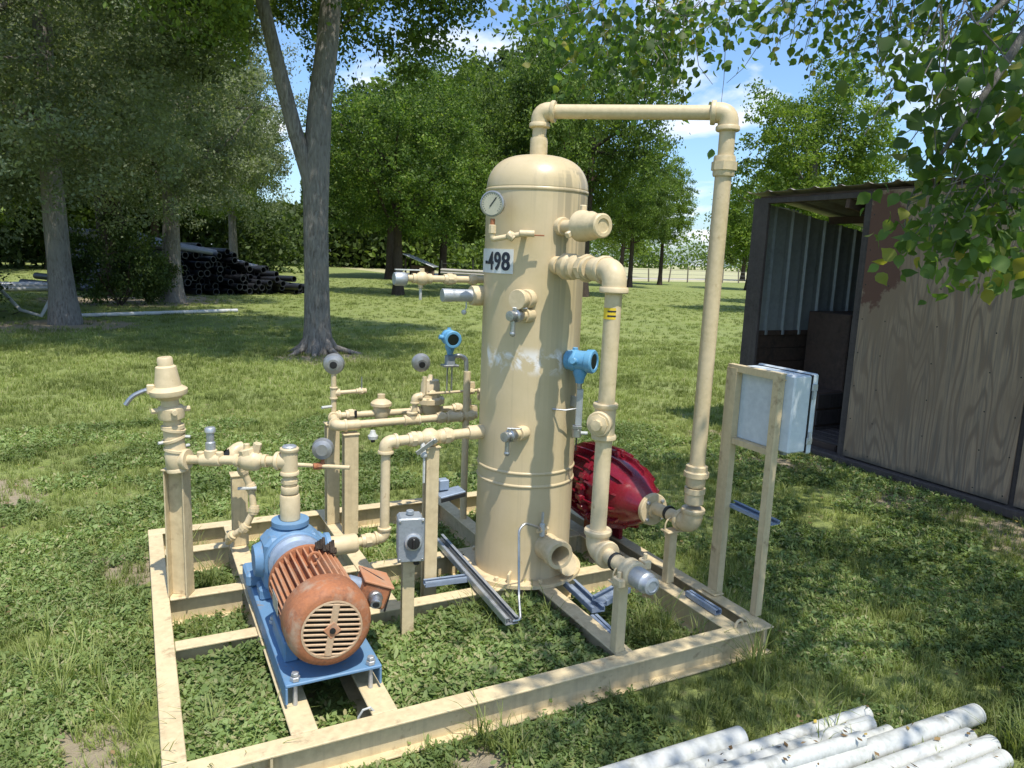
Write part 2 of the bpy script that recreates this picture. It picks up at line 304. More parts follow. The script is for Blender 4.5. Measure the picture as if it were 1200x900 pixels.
# ------------------------------------------------------------------ mesh builder
LOC = {}
def tag(o, label=None, cat=None, group=None, kind=None):
    if label: o['label'] = label
    if cat: o['category'] = cat
    if group: o['group'] = group
    if kind: o['kind'] = kind
    return o
def empty(name, loc, label, cat, group=None):
    o = bpy.data.objects.new(name, None); COL.objects.link(o); o.location = loc; o.empty_display_size = 0.1
    LOC[o.name] = Vector(loc); return tag(o, label, cat, group)
def frame(axis, up=None):
    z = Vector(axis).normalized()
    u = Vector(up) if up else (Vector((0, 0, 1)) if abs(z.z) < 0.95 else Vector((0, 1, 0)))
    x = u.cross(z).normalized(); y = z.cross(x)
    return x, y, z
class MB:
    def __init__(s): s.v = []; s.f = []
    def add(s, vs, fs):
        o = len(s.v); s.v += [tuple(p) for p in vs]; s.f += [tuple(o+i for i in f) for f in fs]; return s
    def box(s, c, d, ax=None, bev=0.0):
        """centre, full size, optional axes (x,y,z vectors), chamfered edges"""
        X, Y, Z = ax if ax else (Vector((1,0,0)), Vector((0,1,0)), Vector((0,0,1)))
        c = Vector(c); h = [d[0]/2, d[1]/2, d[2]/2]
        if bev <= 0:
            vs = [c + X*h[0]*a + Y*h[1]*b + Z*h[2]*e for e in (-1,1) for b in (-1,1) for a in (-1,1)]
            return s.add(vs, [(0,2,3,1),(4,5,7,6),(0,1,5,4),(2,6,7,3),(0,4,6,2),(1,3,7,5)])
        b_ = min(bev, min(h)*0.9)
        vs = []; idx = {}
        for sx in (-1,1):
            for sy in (-1,1):
                for sz in (-1,1):
                    for k in range(3):
                        q = [h[0]*sx, h[1]*sy, h[2]*sz]
                        for j in range(3):
                            if j != k: q[j] -= b_*(sx,sy,sz)[j]
                        idx[(sx,sy,sz,k)] = len(vs); vs.append(c + X*q[0] + Y*q[1] + Z*q[2])
        fs = []
        for k in range(3):
            i, j = [(1,2),(2,0),(0,1)][k]
            for sg in (-1,1):
                loop = []
                for a, b in ((-1,-1),(1,-1),(1,1),(-1,1)):
                    t = [0,0,0]; t[k] = sg; t[i] = a; t[j] = b; loop.append(idx[(*t,k)])
                fs.append(tuple(loop if sg > 0 else loop[::-1]))
        for k in range(3):
            i, j = [(1,2),(2,0),(0,1)][k]
            for a in (-1,1):
                for b in (-1,1):
                    t0 = [0,0,0]; t1 = [0,0,0]; t0[k] = -1; t1[k] = 1
                    for t in (t0, t1): t[i] = a; t[j] = b
                    q = (idx[(*t0,i)], idx[(*t1,i)], idx[(*t1,j)], idx[(*t0,j)])
                    fs.append(q if a*b > 0 else q[::-1])
        for sx in (-1,1):
            for sy in (-1,1):
                for sz in (-1,1):
                    t = tuple(idx[(sx,sy,sz,k)] for k in range(3))
                    fs.append(t if sx*sy*sz > 0 else t[::-1])
        return s.add(vs, fs)
    def lathe(s, prof, p0, axis=(0,0,1), n=20, closed=False, up=None):
        """prof: (radius, distance along axis)"""
        x, y, z = frame(axis, up); p0 = Vector(p0); vs = []; fs = []; rings = []
        for r, h in prof:
            if r < 1e-6: rings.append([len(vs)]); vs.append(p0 + z*h)
            else:
                rings.append(list(range(len(vs), len(vs)+n)))
                vs += [p0 + z*h + (x*math.cos(2*math.pi*k/n) + y*math.sin(2*math.pi*k/n))*r for k in range(n)]
        for a, b in zip(rings[:-1], rings[1:]):
            for k in range(n):
                k2 = (k+1) % n
                if len(a) == 1 and len(b) == 1: continue
                if len(a) == 1: fs.append((a[0], b[k], b[k2]))
                elif len(b) == 1: fs.append((a[k], b[0], a[k2])[::-1] if False else (a[k2], b[0], a[k])[::-1])
                else: fs.append((a[k], a[k2], b[k2], b[k]))
        return s.add(vs, fs)
    def cyl(s, a, b, r, n=16, r2=None, bev=None):
        a, b = Vector(a), Vector(b); L = (b-a).length; r2 = r if r2 is None else r2
        e = min(r, L)*0.12 if bev is None else bev
        if e > 0 and L > 2*e:
            pr = [(0,0),(r-e,0),(r,e),(r2,L-e),(r2-e,L),(0,L)]
        else: pr = [(0,0),(r,0),(r2,L),(0,L)]
        return s.lathe(pr, a, b-a, n)
    def sph(s, c, r, n=14, sc=1.0, axis=(0,0,1)):
        m = n//2
        return s.lathe([(r*math.sin(math.pi*k/m), -r*sc*math.cos(math.pi*k/m)) for k in range(m+1)], c, axis, n)
    def tube(s, pts, r, n=10, cap=True):
        """round tube along points; r a number or a list"""
        P = [Vector(p) for p in pts]; rs = r if isinstance(r, (list, tuple)) else [r]*len(P)
        vs = []; fs = []; t0 = (P[1]-P[0]).normalized(); x, y, _ = frame(t0)
        for i, p in enumerate(P):
            t = ((P[min(i+1, len(P)-1)]-P[max(i-1, 0)])).normalized()
            x = (x - t*x.dot(t)).normalized(); y = t.cross(x)
            vs += [p + (x*math.cos(2*math.pi*k/n) + y*math.sin(2*math.pi*k/n))*rs[i] for k in range(n)]
        for i in range(len(P)-1):
            for k in range(n):
                k2 = (k+1) % n; fs.append((i*n+k, i*n+k2, (i+1)*n+k2, (i+1)*n+k))
        if cap:
            fs.append(tuple(range(n))[::-1]); fs.append(tuple((len(P)-1)*n+k for k in range(n)))
        return s.add(vs, fs)
    def build(s, name, m, parent=None, smooth=True, ang=38, origin=None):
        me = bpy.data.meshes.new(name)
        off = Vector(origin) if origin is not None else (LOC[parent.name] if parent else Vector((0,0,0)))
        me.from_pydata([(p[0]-off.x, p[1]-off.y, p[2]-off.z) for p in s.v], [], s.f)
        me.validate()
        if smooth:
            me.polygons.foreach_set('use_smooth', [True]*len(me.polygons)); me.set_sharp_from_angle(angle=R(ang))
        me.materials.append(M[m] if isinstance(m, str) else m); me.update()
        o = bpy.data.objects.new(name, me); COL.objects.link(o)
        if parent:
            o.parent = parent; o.location = off - LOC[parent.name]
        else: o.location = off if origin is not None else (0,0,0)
        LOC[o.name] = off if (parent or origin is not None) else Vector((0,0,0))
        return o
def arc(P, a, b, r, n=6):
    """points rounding the corner P between unit directions a (back) and b (onward)"""
    P = Vector(P); a = Vector(a).normalized(); b = Vector(b).normalized()
    A, B = P+a*r, P+b*r
    return [(A*(1-t)**2 + P*2*t*(1-t) + B*t**2) for t in [k/n for k in range(n+1)]]
def rounded(pts, r, n=5):
    P = [Vector(p) for p in pts]; out = [P[0]]
    for i in range(1, len(P)-1):
        a, b = P[i-1]-P[i], P[i+1]-P[i]; rr = min(r, a.length*0.45, b.length*0.45)
        out += arc(P[i], a, b, rr, n)
    return out+[P[-1]]
def elbow(P, a, b, r, mat, par, name='elbow', thr=1.0):
    """screwed pipe elbow with beaded collars"""
    P = Vector(P); a = Vector(a).normalized(); b = Vector(b).normalized(); m = MB(); L = r*2.1*thr
    m.tube([P+a*L]+arc(P, a, b, r*1.3, 6)+[P+b*L], r*1.28, 16)
    for d in (a, b): m.lathe([(0,0),(r*1.42,0),(r*1.5,r*.12),(r*1.5,r*.5),(r*1.4,r*.62),(0,r*.62)], P+d*(L-r*.5), d, 18)
    return m.build(name, mat, par)
def band(m, P, d, r, L, k=1.45):
    """collar / coupling centred at P"""
    P = Vector(P); d = Vector(d).normalized()
    m.lathe([(0,0),(r*k*.95,0),(r*k,L*.12),(r*k,L*.88),(r*k*.95,L),(0,L)], P-d*L/2, d, 18)
def coupling(P, d, r, L, mat, par, name='coupling', k=1.4):
    m = MB(); band(m, P, d, r, L, k); return m.build(name, mat, par)
def hexa(P, d, r, L, mat, par, name='union', k=1.6):
    m = MB(); P = Vector(P); d = Vector(d).normalized()
    m.lathe([(0,0),(r*k,0),(r*k,L*.42),(0,L*.42)], P-d*L*.21, d, 8)
    m.lathe([(0,0),(r*k*.82,0),(r*k*.86,L*.1),(r*k*.86,L*.9),(r*k*.82,L),(0,L)], P-d*L/2, d, 18)
    return m.build(name, mat, par)
def tee(P, d, b, r, mat, par, name='tee'):
    """tee: run direction d, branch direction b"""
    P = Vector(P); d = Vector(d).normalized(); b = Vector(b).normalized(); m = MB(); L = r*2.1
    m.cyl(P-d*L, P+d*L, r*1.28, 16); m.cyl(P, P+b*L, r*1.28, 16)
    for e in (d, -d, b): m.lathe([(0,0),(r*1.42,0),(r*1.5,r*.12),(r*1.5,r*.5),(r*1.4,r*.62),(0,r*.62)], P+e*(L-r*.5), e, 18)
    return m.build(name, mat, par)
def pipe(a, b, r, mat, par, name='pipe', n=18): return MB().cyl(a, b, r, n, bev=0).build(name, mat, par)
def valve(P, d, u, r, mat, par, hmat='steel', hdir=None, hl=0.09):
    """ball valve on a run of direction d, stem direction u, lever along hdir"""
    P = Vector(P); d = Vector(d).normalized(); u = Vector(u).normalized(); m = MB(); L = r*2.6
    m.lathe([(0,-L),(r*1.3,-L),(r*1.35,-L*.7),(r*1.15,-L*.6),(r*1.8,-L*.25),(r*1.8,L*.25),(r*1.15,L*.6),(r*1.35,L*.7),(r*1.3,L),(0,L)], P, d, 14)
    m.cyl(P, P+u*r*2.6, r*.7, 10)
    v = m.build('valve', mat, par)
    if hdir is not None:
        h = Vector(hdir).normalized(); q = P+u*r*2.7
        x, y, z = h, u.cross(h).normalized(), u
        k = MB(); k.box(q+h*hl*.42, (hl, r*.9, 0.004), (x, y, z), 0.001); k.cyl(q-u*.004, q+u*.008, r*.45, 8)
        k.build('handle', hmat, v)
    return v

X, Y, Z = Vector((1,0,0)), Vector((0,1,0)), Vector((0,0,1))
# ------------------------------------------------------------------ ground
def sheet(name, pts, z, m):
    mb = MB(); mb.add([(x, y, z) for x, y in pts], [tuple(range(len(pts)))])
    return tag(mb.build(name, m, smooth=False), kind='structure')
sheet('ground', [(-500,-300),(500,-300),(500,700),(-500,700)], 0.0, 'lawn')
sheet('dry_field', [(18,46.5),(60,56),(260,102),(450,650),(60,650),(18,120)], 0.004, 'dry')
sheet('gravel_road', [(19,52),(60,61.5),(262,108),(262,113),(60,66),(19,56.5)], 0.008, 'road')

# ------------------------------------------------------------------ skid frame
TOP = 0.13
skid = empty('skid_frame', (1.18, 1.06, 0), 'welded cream I-beam skid frame lying on the grass', 'skid frame')
def ibeam(a, b, w, par=skid, h=0.126, top=TOP, mat='cream_beam', tf=0.009, tw=0.007):
    a = Vector((a[0], a[1], 0)); b = Vector((b[0], b[1], 0)); d = (b-a).normalized(); s = Vector((-d.y, d.x, 0)); L = (b-a).length
    c = (a+b)/2; m = MB()
    m.box(c+Z*(top-tf/2), (L, w, tf), (d, s, Z), 0.0025)
    m.box(c+Z*(top-h+tf/2), (L, w, tf), (d, s, Z), 0.0025)
    m.box(c+Z*(top-h/2), (L-0.002, tw, h-2*tf), (d, s, Z))
    return m.build('beam', mat, par)
G = 0.002
ibeam((0.0, 0.039), (2.384, 0.039), 0.078)
ibeam((0.0, 2.092), (2.384, 2.092), 0.078)
ibeam((0.035, 0.078+G), (0.035, 2.053-G), 0.068)
ibeam((2.346, 0.078+G), (2.346, 2.053-G), 0.072)
ibeam((2.205, 0.078+G), (2.205, 2.053-G), 0.082)
ibeam((0.415, 0.078+G), (0.415, 2.053-G), 0.085)
ibeam((0.68, 0.078+G), (0.68, 1.213-G), 0.088)
ibeam((0.935, 0.835+G), (0.935, 2.053-G), 0.075)
ibeam((1.655, 0.078+G), (1.655, 2.053-G), 0.08)
for y, w in ((0.80, 0.07), (1.25, 0.07), (1.78, 0.07)): ibeam((0.069+G, y), (0.3725-G, y), w)
ibeam((0.4575+G, 1.25), (0.8975-G, 1.25), 0.07)
ibeam((0.724+G, 0.80), (1.615-G, 0.80), 0.07); ibeam((0.9725+G, 1.25), (1.615-G, 1.25), 0.07)
ibeam((1.695+G, 0.80), (2.164-G, 0.80), 0.07); ibeam((1.695+G, 1.25), (2.164-G, 1.25), 0.07)
# lifting eye at the front right, stiffener plates
m = MB(); m.tube([Vector((2.235, 0.055, 0.131)) + Vector((0.022*math.cos(t), 0, 0.03*math.sin(t))) for t in np.linspace(-0.3, math.pi+0.3, 10)], 0.006, 8); m.build('lifting_eye', 'cream', skid)
for x in (2.33, 0.30): MB().box((x, 0.017, 0.067), (0.008, 0.03, 0.105)).build('stiffener', 'cream_beam', skid)
m = MB(); m.tube([(0.590,0.10,0.05),(0.595,0.10,0.12),(0.61,0.10,0.142),(0.635,0.10,0.145),(0.65,0.10,0.125),(0.655,0.10,0.06)], 0.004, 6); tag(m.build('wire_loop', 'pvc'), 'short pale bent wire loop poking above the front beam beside the motor', 'wire')

def wpost(name, x, y, z0, z1, w, d, label, cat, rot=0.0, mat='cream_beam', group=None, cap=True):
    """upright H-section post"""
    p = empty(name, (x, y, z0), label, cat, group)
    c, s = math.cos(rot), math.sin(rot); A = Vector((c, s, 0)); B = Vector((-s, c, 0)); h = z1-z0; t = 0.006
    for sg in (-1, 1):
        MB().box(Vector((x, y, (z0+z1)/2))+B*sg*(d/2-t/2), (w, t, h), (A, B, Z), 0.0015).build('flange_plate', mat, p)
    MB().box((x, y, (z0+z1)/2), (t, d-2*t-0.001, h-0.002), (A, B, Z)).build('web_plate', mat, p)
    if cap: MB().box((x, y, z1+0.0045), (w+0.012, d+0.012, 0.007), (A, B, Z), 0.0015).build('cap_plate', mat, p)
    return p
wpost('pipe_post', 0.118, 1.255, TOP+.001, 0.70, 0.075, 0.085, 'tall cream H-section post under the bell-topped relief valve', 'post', R(62))
wpost('pipe_post', 0.426, 1.76, TOP+.001, 0.50, 0.075, 0.07, 'short cream post behind the twisting drain fittings at the left', 'post')
wpost('pipe_post', 0.935, 1.90, TOP+.001, 0.70, 0.07, 0.065, 'shaded cream post at the rear left end of the gauge manifold', 'post')
wpost('pipe_post', 0.985, 1.70, TOP+.001, 0.685, 0.075, 0.06, 'sunlit cream post under the front left end of the gauge manifold', 'post')
wpost('pipe_post', 1.175, 0.99, 0.02, 0.775, 0.062, 0.05, 'cream post left of the tank carrying the small blue bracket', 'post')

# ------------------------------------------------------------------ vessel
VC = Vector((1.667, 0.985, 0)); VR = 0.234
c0 = Vector((-0.475, -0.88, 0)); rt = Vector((0.88, -0.475, 0))
def vdir(phi): return c0*math.cos(R(phi)) + rt*math.sin(R(phi))
def vp(phi, z, r=VR): return VC + vdir(phi)*r + Z*z
ves = empty('separator_tank', (VC.x, VC.y, TOP), 'tall upright cream steel separator tank with a domed top and -498 plate', 'tank')
n = 64
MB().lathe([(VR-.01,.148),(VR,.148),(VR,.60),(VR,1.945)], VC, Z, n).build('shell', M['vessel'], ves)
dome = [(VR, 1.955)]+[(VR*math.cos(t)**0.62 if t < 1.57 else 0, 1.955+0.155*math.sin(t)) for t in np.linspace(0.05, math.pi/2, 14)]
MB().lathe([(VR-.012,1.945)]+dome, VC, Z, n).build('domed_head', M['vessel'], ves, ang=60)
def ring(z, h=0.012, p=0.004): 
    return MB().lathe([(VR-.006,z-h),(VR+p*.6,z-h*.6),(VR+p,z),(VR+p*.6,z+h*.6),(VR-.006,z+h)], VC, Z, n).build('weld_bead', M['vessel'], ves, ang=80)
ring(1.948); ring(0.668, 0.010, 0.006); ring(0.607, 0.010, 0.006)
MB().lathe([(0,.131),(.296,.131),(.296,.148),(0,.148)], VC, Z, n).build('base_flange', 'cream', ves)
for k in range(8):
    q = VC + vdir(k*45+20)*0.27
    MB().cyl(q+Z*.149, q+Z*.166, 0.012, 6).build('anchor_nut', 'cream', ves)
m = MB()
for k in (0, 1):
    pass
q = vp(52, 0.21, VR+.035); m.lathe([(0,0),(.052,0),(.055,.004),(.055,.016),(0,.016)], q, vdir(40)+Z*.45, 24); m.cyl(q, q-vdir(40)*.05-Z*.03, .028, 14); m.build('drain_flange', 'cream', ves)
for ph in (-12, 150):
    q = vp(ph, 0.17, VR+.02); MB().box(q, (.012,.05,.045), (vdir(ph+90), vdir(ph), Z), .002).build('gusset', 'cream', ves)
# open stub outlet low on the front
s = MB(); q = Vector((1.672, 0.79, 0.315))
s.lathe([(.062,0),(.062,.118),(.0675,.120),(.0675,.162),(.064,.168),(.047,.168),(.045,.160),(.045,.03),(0,.03)], q, -Y, 28); s.build('open_outlet', 'cream', ves)
# number plate with lettering
PH0, PH1 = -86, -23
vs, fs = [], []
K = 24
for rr in (VR+.0015, VR+.0045):
    for k in range(K+1):
        ph = PH0+(PH1-PH0)*k/K
        for z in (1.576, 1.684): vs.append(vp(ph, z, rr))
o2 = 2*(K+1)
for k in range(K):
    a = 2*k; fs += [(a, a+1, a+3, a+2)[::-1], (o2+a, o2+a+2, o2+a+3, o2+a+1), (a, a+2, o2+a+2, o2+a), (a+1, o2+a+1, o2+a+3, a+3)]
fs += [(0, o2, o2+1, 1), (2*K, 2*K+1, o2+2*K+1, o2+2*K)]
plate = MB().add(vs, fs).build('number_plate', 'white', ves)
def glyphs(txt, size, bold=0.0, sx=1.0):
    cu = bpy.data.curves.new('lettering', 'FONT'); cu.body = txt; cu.size = size; cu.offset = bold; cu.resolution_u = 6; cu.align_x = 'CENTER'
    ob = bpy.data.objects.new('lettering', cu); COL.objects.link(ob)
    bpy.context.view_layer.update()
    me = ob.evaluated_get(bpy.context.evaluated_depsgraph_get()).to_mesh()
    V_ = [(v.co.x*sx, v.co.y) for v in me.vertices]; F_ = [tuple(p.vertices) for p in me.polygons]
    ob.evaluated_get(bpy.context.evaluated_depsgraph_get()).to_mesh_clear(); bpy.data.objects.remove(ob); bpy.data.curves.remove(cu)
    return V_, F_
for ch, ph in (('-', -65), ('4', -55), ('9', -43.5), ('8', -32)):
    V_, F_ = glyphs(ch, 0.112, 0.0015, 0.80)
    bm = bmesh.new(); bv = [bm.verts.new((x, y, 0)) for x, y in V_]
    for F in F_:
        try: bm.faces.new([bv[i] for i in F])
        except ValueError: pass
    for k in range(-16, 17): bmesh.ops.bisect_plane(bm, geom=bm.verts[:]+bm.edges[:]+bm.faces[:], plane_co=(k*.004+.0007,0,0), plane_no=(1,0,0))
    bm.verts.index_update(); V_ = [(v.co.x, v.co.y) for v in bm.verts]; F_ = [tuple(v.index for v in f.verts) for f in bm.faces]; bm.free()
    vs = [vp(ph + math.degrees(x/VR), 1.592+y+(0.006 if ch == '-' else 0), VR+.0062) for x, y in V_]
    dm = MB()
    for kk, sh_ in enumerate((-.0024, -.0012, 0, .0012, .0024)):
        vs = [vp(ph + math.degrees((x+sh_)/VR), 1.592+y+(0.006 if ch == '-' else 0), VR+.0060+.0002*kk) for x, y in V_]
        dm.add(vs, F_)
    dm.build('digit', 'navy', plate, smooth=False)

# ---- gauges
def gauge(P, f, r, label, mat='gauge_back', back=True, group=None, up=Z):
    """dial gauge centred at P whose face looks along f"""
    f = Vector(f).normalized(); P = Vector(P); g = empty('pressure_gauge', P, label, 'gauge', group)
    MB().lathe([(0,-.026),(r*.55,-.026),(r*.93,-.018),(r*.97,0),(r*1.04,.006),(r*1.04,.014),(r*.93,.016),(r*.93,.012),(0,.012)], P, f, 28).build('case', mat, g)
    MB().lathe([(0,.0125),(r*.9,.0125),(r*.9,.0137),(0,.0137)], P, f, 28).build('dial', 'dial', g)
    x, y, z = frame(f); nd = MB(); d = (x*.6+y*.8)
    nd.box(P+f*.0155+d*r*.18, (r*.95, .004, .0015), (d, f.cross(d), f)); nd.build('needle', 'dark', g)
    for k in range(11):
        t = R(-45+27*k); dd = x*math.cos(t)+y*math.sin(t)
    tk = MB()
    for k in range(21):
        t = R(-45+13.5*k); dd = x*math.cos(t)+y*math.sin(t); tk.box(P+f*.0142+dd*r*.78, (r*.12, .0016, .0008), (dd, f.cross(dd), f))
    tk.build('scale_marks', 'dark', g)
    if back: MB().lathe([(0,0),(r*.36,0),(r*.34,.008),(0,.009)], P-f*.0265+y*0, -f, 18).build('blowout_plug', 'dark', g)
    return g
gd = (vdir(-38)*0.5 + c0*1.0 - Z*0.02).normalized()
gq = vp(-36, 1.872, VR+.085)
g0 = gauge(gq, (c0*0.95+rt*(-0.35)).normalized(), 0.053, 'round dial gauge with a pale face high on the tank above the number plate', back=False)
gl = empty('gauge_line', vp(-18, 1.765), 'small brass needle valve and stem holding the dial gauge on the tank', 'valve')
MB().cyl(gq-Z*.062, gq-Z*.09, .011, 8).build('stem', 'rust', gl); MB().cyl(gq-Z*.088, gq-Z*.125, .017, 8).build('swivel_nut', 'cream', gl)
v1 = vp(-8, 1.752, VR+.05); MB().tube(rounded([gq-Z*.12, gq-Z*.15, v1], .02), .012, 10).build('pipe', 'cream', gl)
hexa((gq-Z*.15)*.45+v1*.55, (v1-gq), .012, .035, 'cream', gl, 'nut', 1.7)
MB().cyl(v1, vp(-12, 1.755, VR-.005), .012, 10).build('nipple', 'cream', gl)
MB().cyl(v1-rt*.03, v1+rt*.035, .015, 10).build('valve_body', 'cream', gl); MB().box(v1+rt*.055-Z*.006, (.045,.010,.006), (rt, c0, Z), .001).build('handle', 'rust', gl)

# sight / level nozzles on the front with sprung cock valves
def cock(z, ph, label, plug=True, sx=1.0):
    t = empty('level_cock', vp(ph, z), label, 'valve')
    d = (c0*.80 - rt*.62).normalized(); a = vp(ph, z, VR-.008)
    coupling(a+d*.02, d, .026, .05, 'cream', t, 'boss', 1.25)
    pipe(a+d*.02, a+d*.075, .021, 'cream', t)
    v = MB(); b = a+d*.075; v.lathe([(0,0),(.025,0),(.029,.006),(.029,.03),(.02,.035),(.02,.05),(.024,.055),(.022,.07),(0,.072)], b, d, 12); v.build('valve_body', 'steel', t)
    h = MB(); h.cyl(b+d*.03, b+d*.03+Z*.035, .009, 8); h.cyl(b+d*.045-Z*.02, b+d*.045-Z*.075, .011, 10); h.sph(b+d*.045-Z*.078, .014, 10); h.build('outlet', 'steel', t)
    l = MB(); l.box(b+d*.03+Z*.034+rt*.02, (.06,.012,.005), (rt, d, Z), .001); l.build('handle', 'galv', t); return t
t = empty('plugged_nozzle', vp(-7, 1.475), 'capped cream nozzle on the tank front below the number plate', 'nozzle')
d = (c0*.85 - rt*.5).normalized(); a = vp(-4, 1.47, VR-.01); coupling(a+d*.02, d, .036, .045, 'cream', t, 'boss', 1.2); pipe(a, a+d*.085, .033, 'cream', t); coupling(a+d*.09, d, .034, .03, 'cream', t, 'cap', 1.3)
cock(1.40, -2, 'grey cock valve on the tank front just below the capped nozzle')
cock(0.865, -3, 'grey cock valve low on the tank front above the two weld rings')

# left side nozzles
t = empty('side_nozzle', (1.43, 1.09, 1.465), 'bare grey threaded pipe sticking left out of the tank', 'pipe')
coupling((1.425, 1.09, 1.465), X, .036, .06, 'cream', t, 'boss', 1.3)
MB().lathe([(0,0),(.029,0),(.031,.004)]+[(.031-.0015*(k%2), .006+.006*k) for k in range(8)]+[(.029,.06),(.029,.155),(0,.155)], (1.25,1.09,1.465), X, 18).build('pipe', 'galv', t)
m = MB(); m.tube([(1.37,1.085,1.435),(1.37,1.083,1.41),(1.365,1.082,1.40)], .0035, 6); m.sph((1.357,1.08,1.388), .013, 10); m.build('chain_plug', 'pvc', t)
t = empty('vent_line', (1.46, 1.19, 1.54), 'thin cream vent line with a white handled valve at the left side of the tank', 'pipe run')
y_, z_ = 1.20, 1.535
pipe((1.12,y_,z_), (1.53,y_,z_), .016, 'cream', t); hexa((1.45,y_,z_), X, .016, .04, 'cream', t); hexa((1.33,y_,z_), X, .017, .06, 'cream', t)
valve((1.19,y_,z_), X, Z, .018, 'cream', t); MB().lathe([(0,0),(.028,0),(.033,.01),(.033,.05),(.026,.06),(0,.06)], (1.055,y_,z_-.004), X, 10).build('pipe_cap', 'galv', t)
MB().box((1.12,y_,z_+.038), (.12,.018,.006), None, .001).build('handle', 'pvc', t)
m = MB(); m.cyl((1.185,y_,z_-.01), (1.185,y_,z_-.045), .012, 8); m.build('drain_plug', 'cream', t); MB().cyl((1.185,y_,z_-.045), (1.185,y_,z_-.10), .007, 8).build('drain_tube', 'pvc', t)

# ------------------------------------------------------------------ overhead line
oh = empty('overhead_pipe', (2.27, 0.44, 0.45), 'cream pipe arching from the tank top over and down to the red pump', 'pipe run')
a = Vector((1.665, 0.985, 2.305)); b = Vector((2.275, 0.428, 2.29)); d = (b-a).normalized()
pipe((a.x, a.y, 2.05), a-Z*.05, .032, 'cream', oh); coupling((a.x,a.y,2.145), Z, .033, .09, 'cream', oh, 'coupling', 1.22)
elbow(a, -Z, d, .032, 'cream', oh); pipe(a+d*.05, b-d*.05, .031, 'cream', oh); elbow(b, -d, -Z, .034, 'cream', oh)
c = Vector((2.27, 0.44, 0.45))
pipe(b-Z*.05, (b.x,b.y,2.09), .034, 'cream', oh); u = Vector((2.273,.429,2.07)); hexa(u, Z, .036, .085, 'cream', oh, 'union', 1.5)
dd = (u-c).normalized()
pipe(u-dd*.03, c+dd*.27, .0355, 'cream', oh)
MB().lathe([(0,0),(.040,0),(.045,.01),(.045,.045),(.058,.05),(.058,.072),(.050,.078),(.050,.10),(.042,.105),(0,.105)], c+dd*.185, dd, 10).build('union', 'cream', oh)
MB().lathe([(.036,0),(.044,.006),(.044,.05),(.048,.055),(.048,.08),(0,.08)], c+dd*.10, dd, 20).build('swage', 'cream', oh)
elbow(c, dd, Y, .037, 'cream', oh)
pipe(c+Y*.06, (c.x, .72, c.z-.01), .031, 'cream', oh); MB().cyl((c.x,.60,c.z), (c.x,.615,c.z), .037, 20).build('rubber_band', 'dark', oh)

# riser line with lower outlet
r1 = empty('riser_pipe', (1.64, 0.29, 0.48), 'cream riser beside the tank with a yellow sticker and a clamped grey end cap', 'pipe run')
n0 = Vector((1.655, 0.755, 1.622)); e1 = Vector((1.642, 0.285, 1.612)); d = (e1-n0).normalized(); e2 = Vector((1.64, 0.29, 0.485))
coupling(n0+d*.015, d, .030, .05, 'cream', r1, 'boss', 1.35); pipe(n0, e1-d*.05, .030, 'cream', r1)
MB().lathe([(.03,0),(.045,.012),(.058,.03),(.058,.075),(.043,.09),(.052,.10),(.052,.125),(.03,.135)], n0+d*.06, d, 10).build('check_valve', 'cream', r1)
hexa(n0+d*.26, d, .036, .07, 'cream', r1); coupling(n0+d*.345, d, .034, .05, 'cream', r1)
elbow(e1, -d, -Z, .038, 'cream', r1); pipe(e1-Z*.05, e2+Z*.05, .0335, 'cream', r1)
tee(Vector((e2.x, e2.y, 1.02)), Z, (-.75, -.55, 0), .0335, 'cream', r1)
q = Vector((e2.x, e2.y, 1.02))+Vector((-.75,-.55,0)).normalized()*.07; MB().lathe([(0,0),(.04,0),(.04,.012),(.022,.018),(.022,.034),(0,.036)], q, (-.75,-.55,0), 8).build('plug', 'cream', r1)
elbow(e2, Z, -Y, .038, 'cream', r1); w = Vector((e2.x, -.005, e2.z-.008)); pipe(e2-Y*.06, w, .032, 'cream', r1)
MB().cyl((e2.x,.145,e2.z-.004), (e2.x,.16,e2.z-.004), .037, 20).build('rubber_band', 'dark', r1)
cl = MB().lathe([(0,0),(.046,0),(.052,.006),(.052,.018),(.047,.024),(.047,.034),(.052,.04),(.052,.052),(.046,.058),(0,.058)], (e2.x,.075,e2.z-.005), -Y, 20).build('grooved_clamp', 'cream', r1)
for sg in (-1, 1):
    k = MB(); q = Vector((e2.x+.058*sg, .045, e2.z-.005+.028*sg)); k.box(q, (.03,.05,.035), None, .005); k.cyl(q-Z*.035, q+Z*.04, .008, 8); k.build('clamp_lug', 'cream', r1)
MB().lathe([(0,0),(.039,0),(.041,.004),(.041,.07),(.036,.075),(.033,.085),(.033,.10),(.022,.104),(.02,.10),(0,.10)], (w.x, .02, w.z), -Y, 24).build('end_cap', 'galv', r1)
vs, fs = [], []                                      # yellow sticker wrapped on the riser
for k in range(9):
    ph = R(-70+18*k); dv_ = c0*math.cos(ph)+rt*math.sin(ph)
    for z in (1.428, 1.472): vs.append(Vector((1.64,.287,z))+dv_*.0347)
for k in range(8): fs.append((2*k, 2*k+2, 2*k+3, 2*k+1))
st = MB().add(vs, fs).build('sticker', 'yellow', r1)
for z in (1.459, 1.441):
    vs, fs = [], []
    for k in range(5):
        ph = R(-34+14*k); dv_ = c0*math.cos(ph)+rt*math.sin(ph)
        for dz in (-.003, .003): vs.append(Vector((1.64,.287,z+dz))+dv_*.0353)
    for k in range(4): fs.append((2*k, 2*k+2, 2*k+3, 2*k+1))
    MB().add(vs, fs).build('print_mark', 'navy', st)

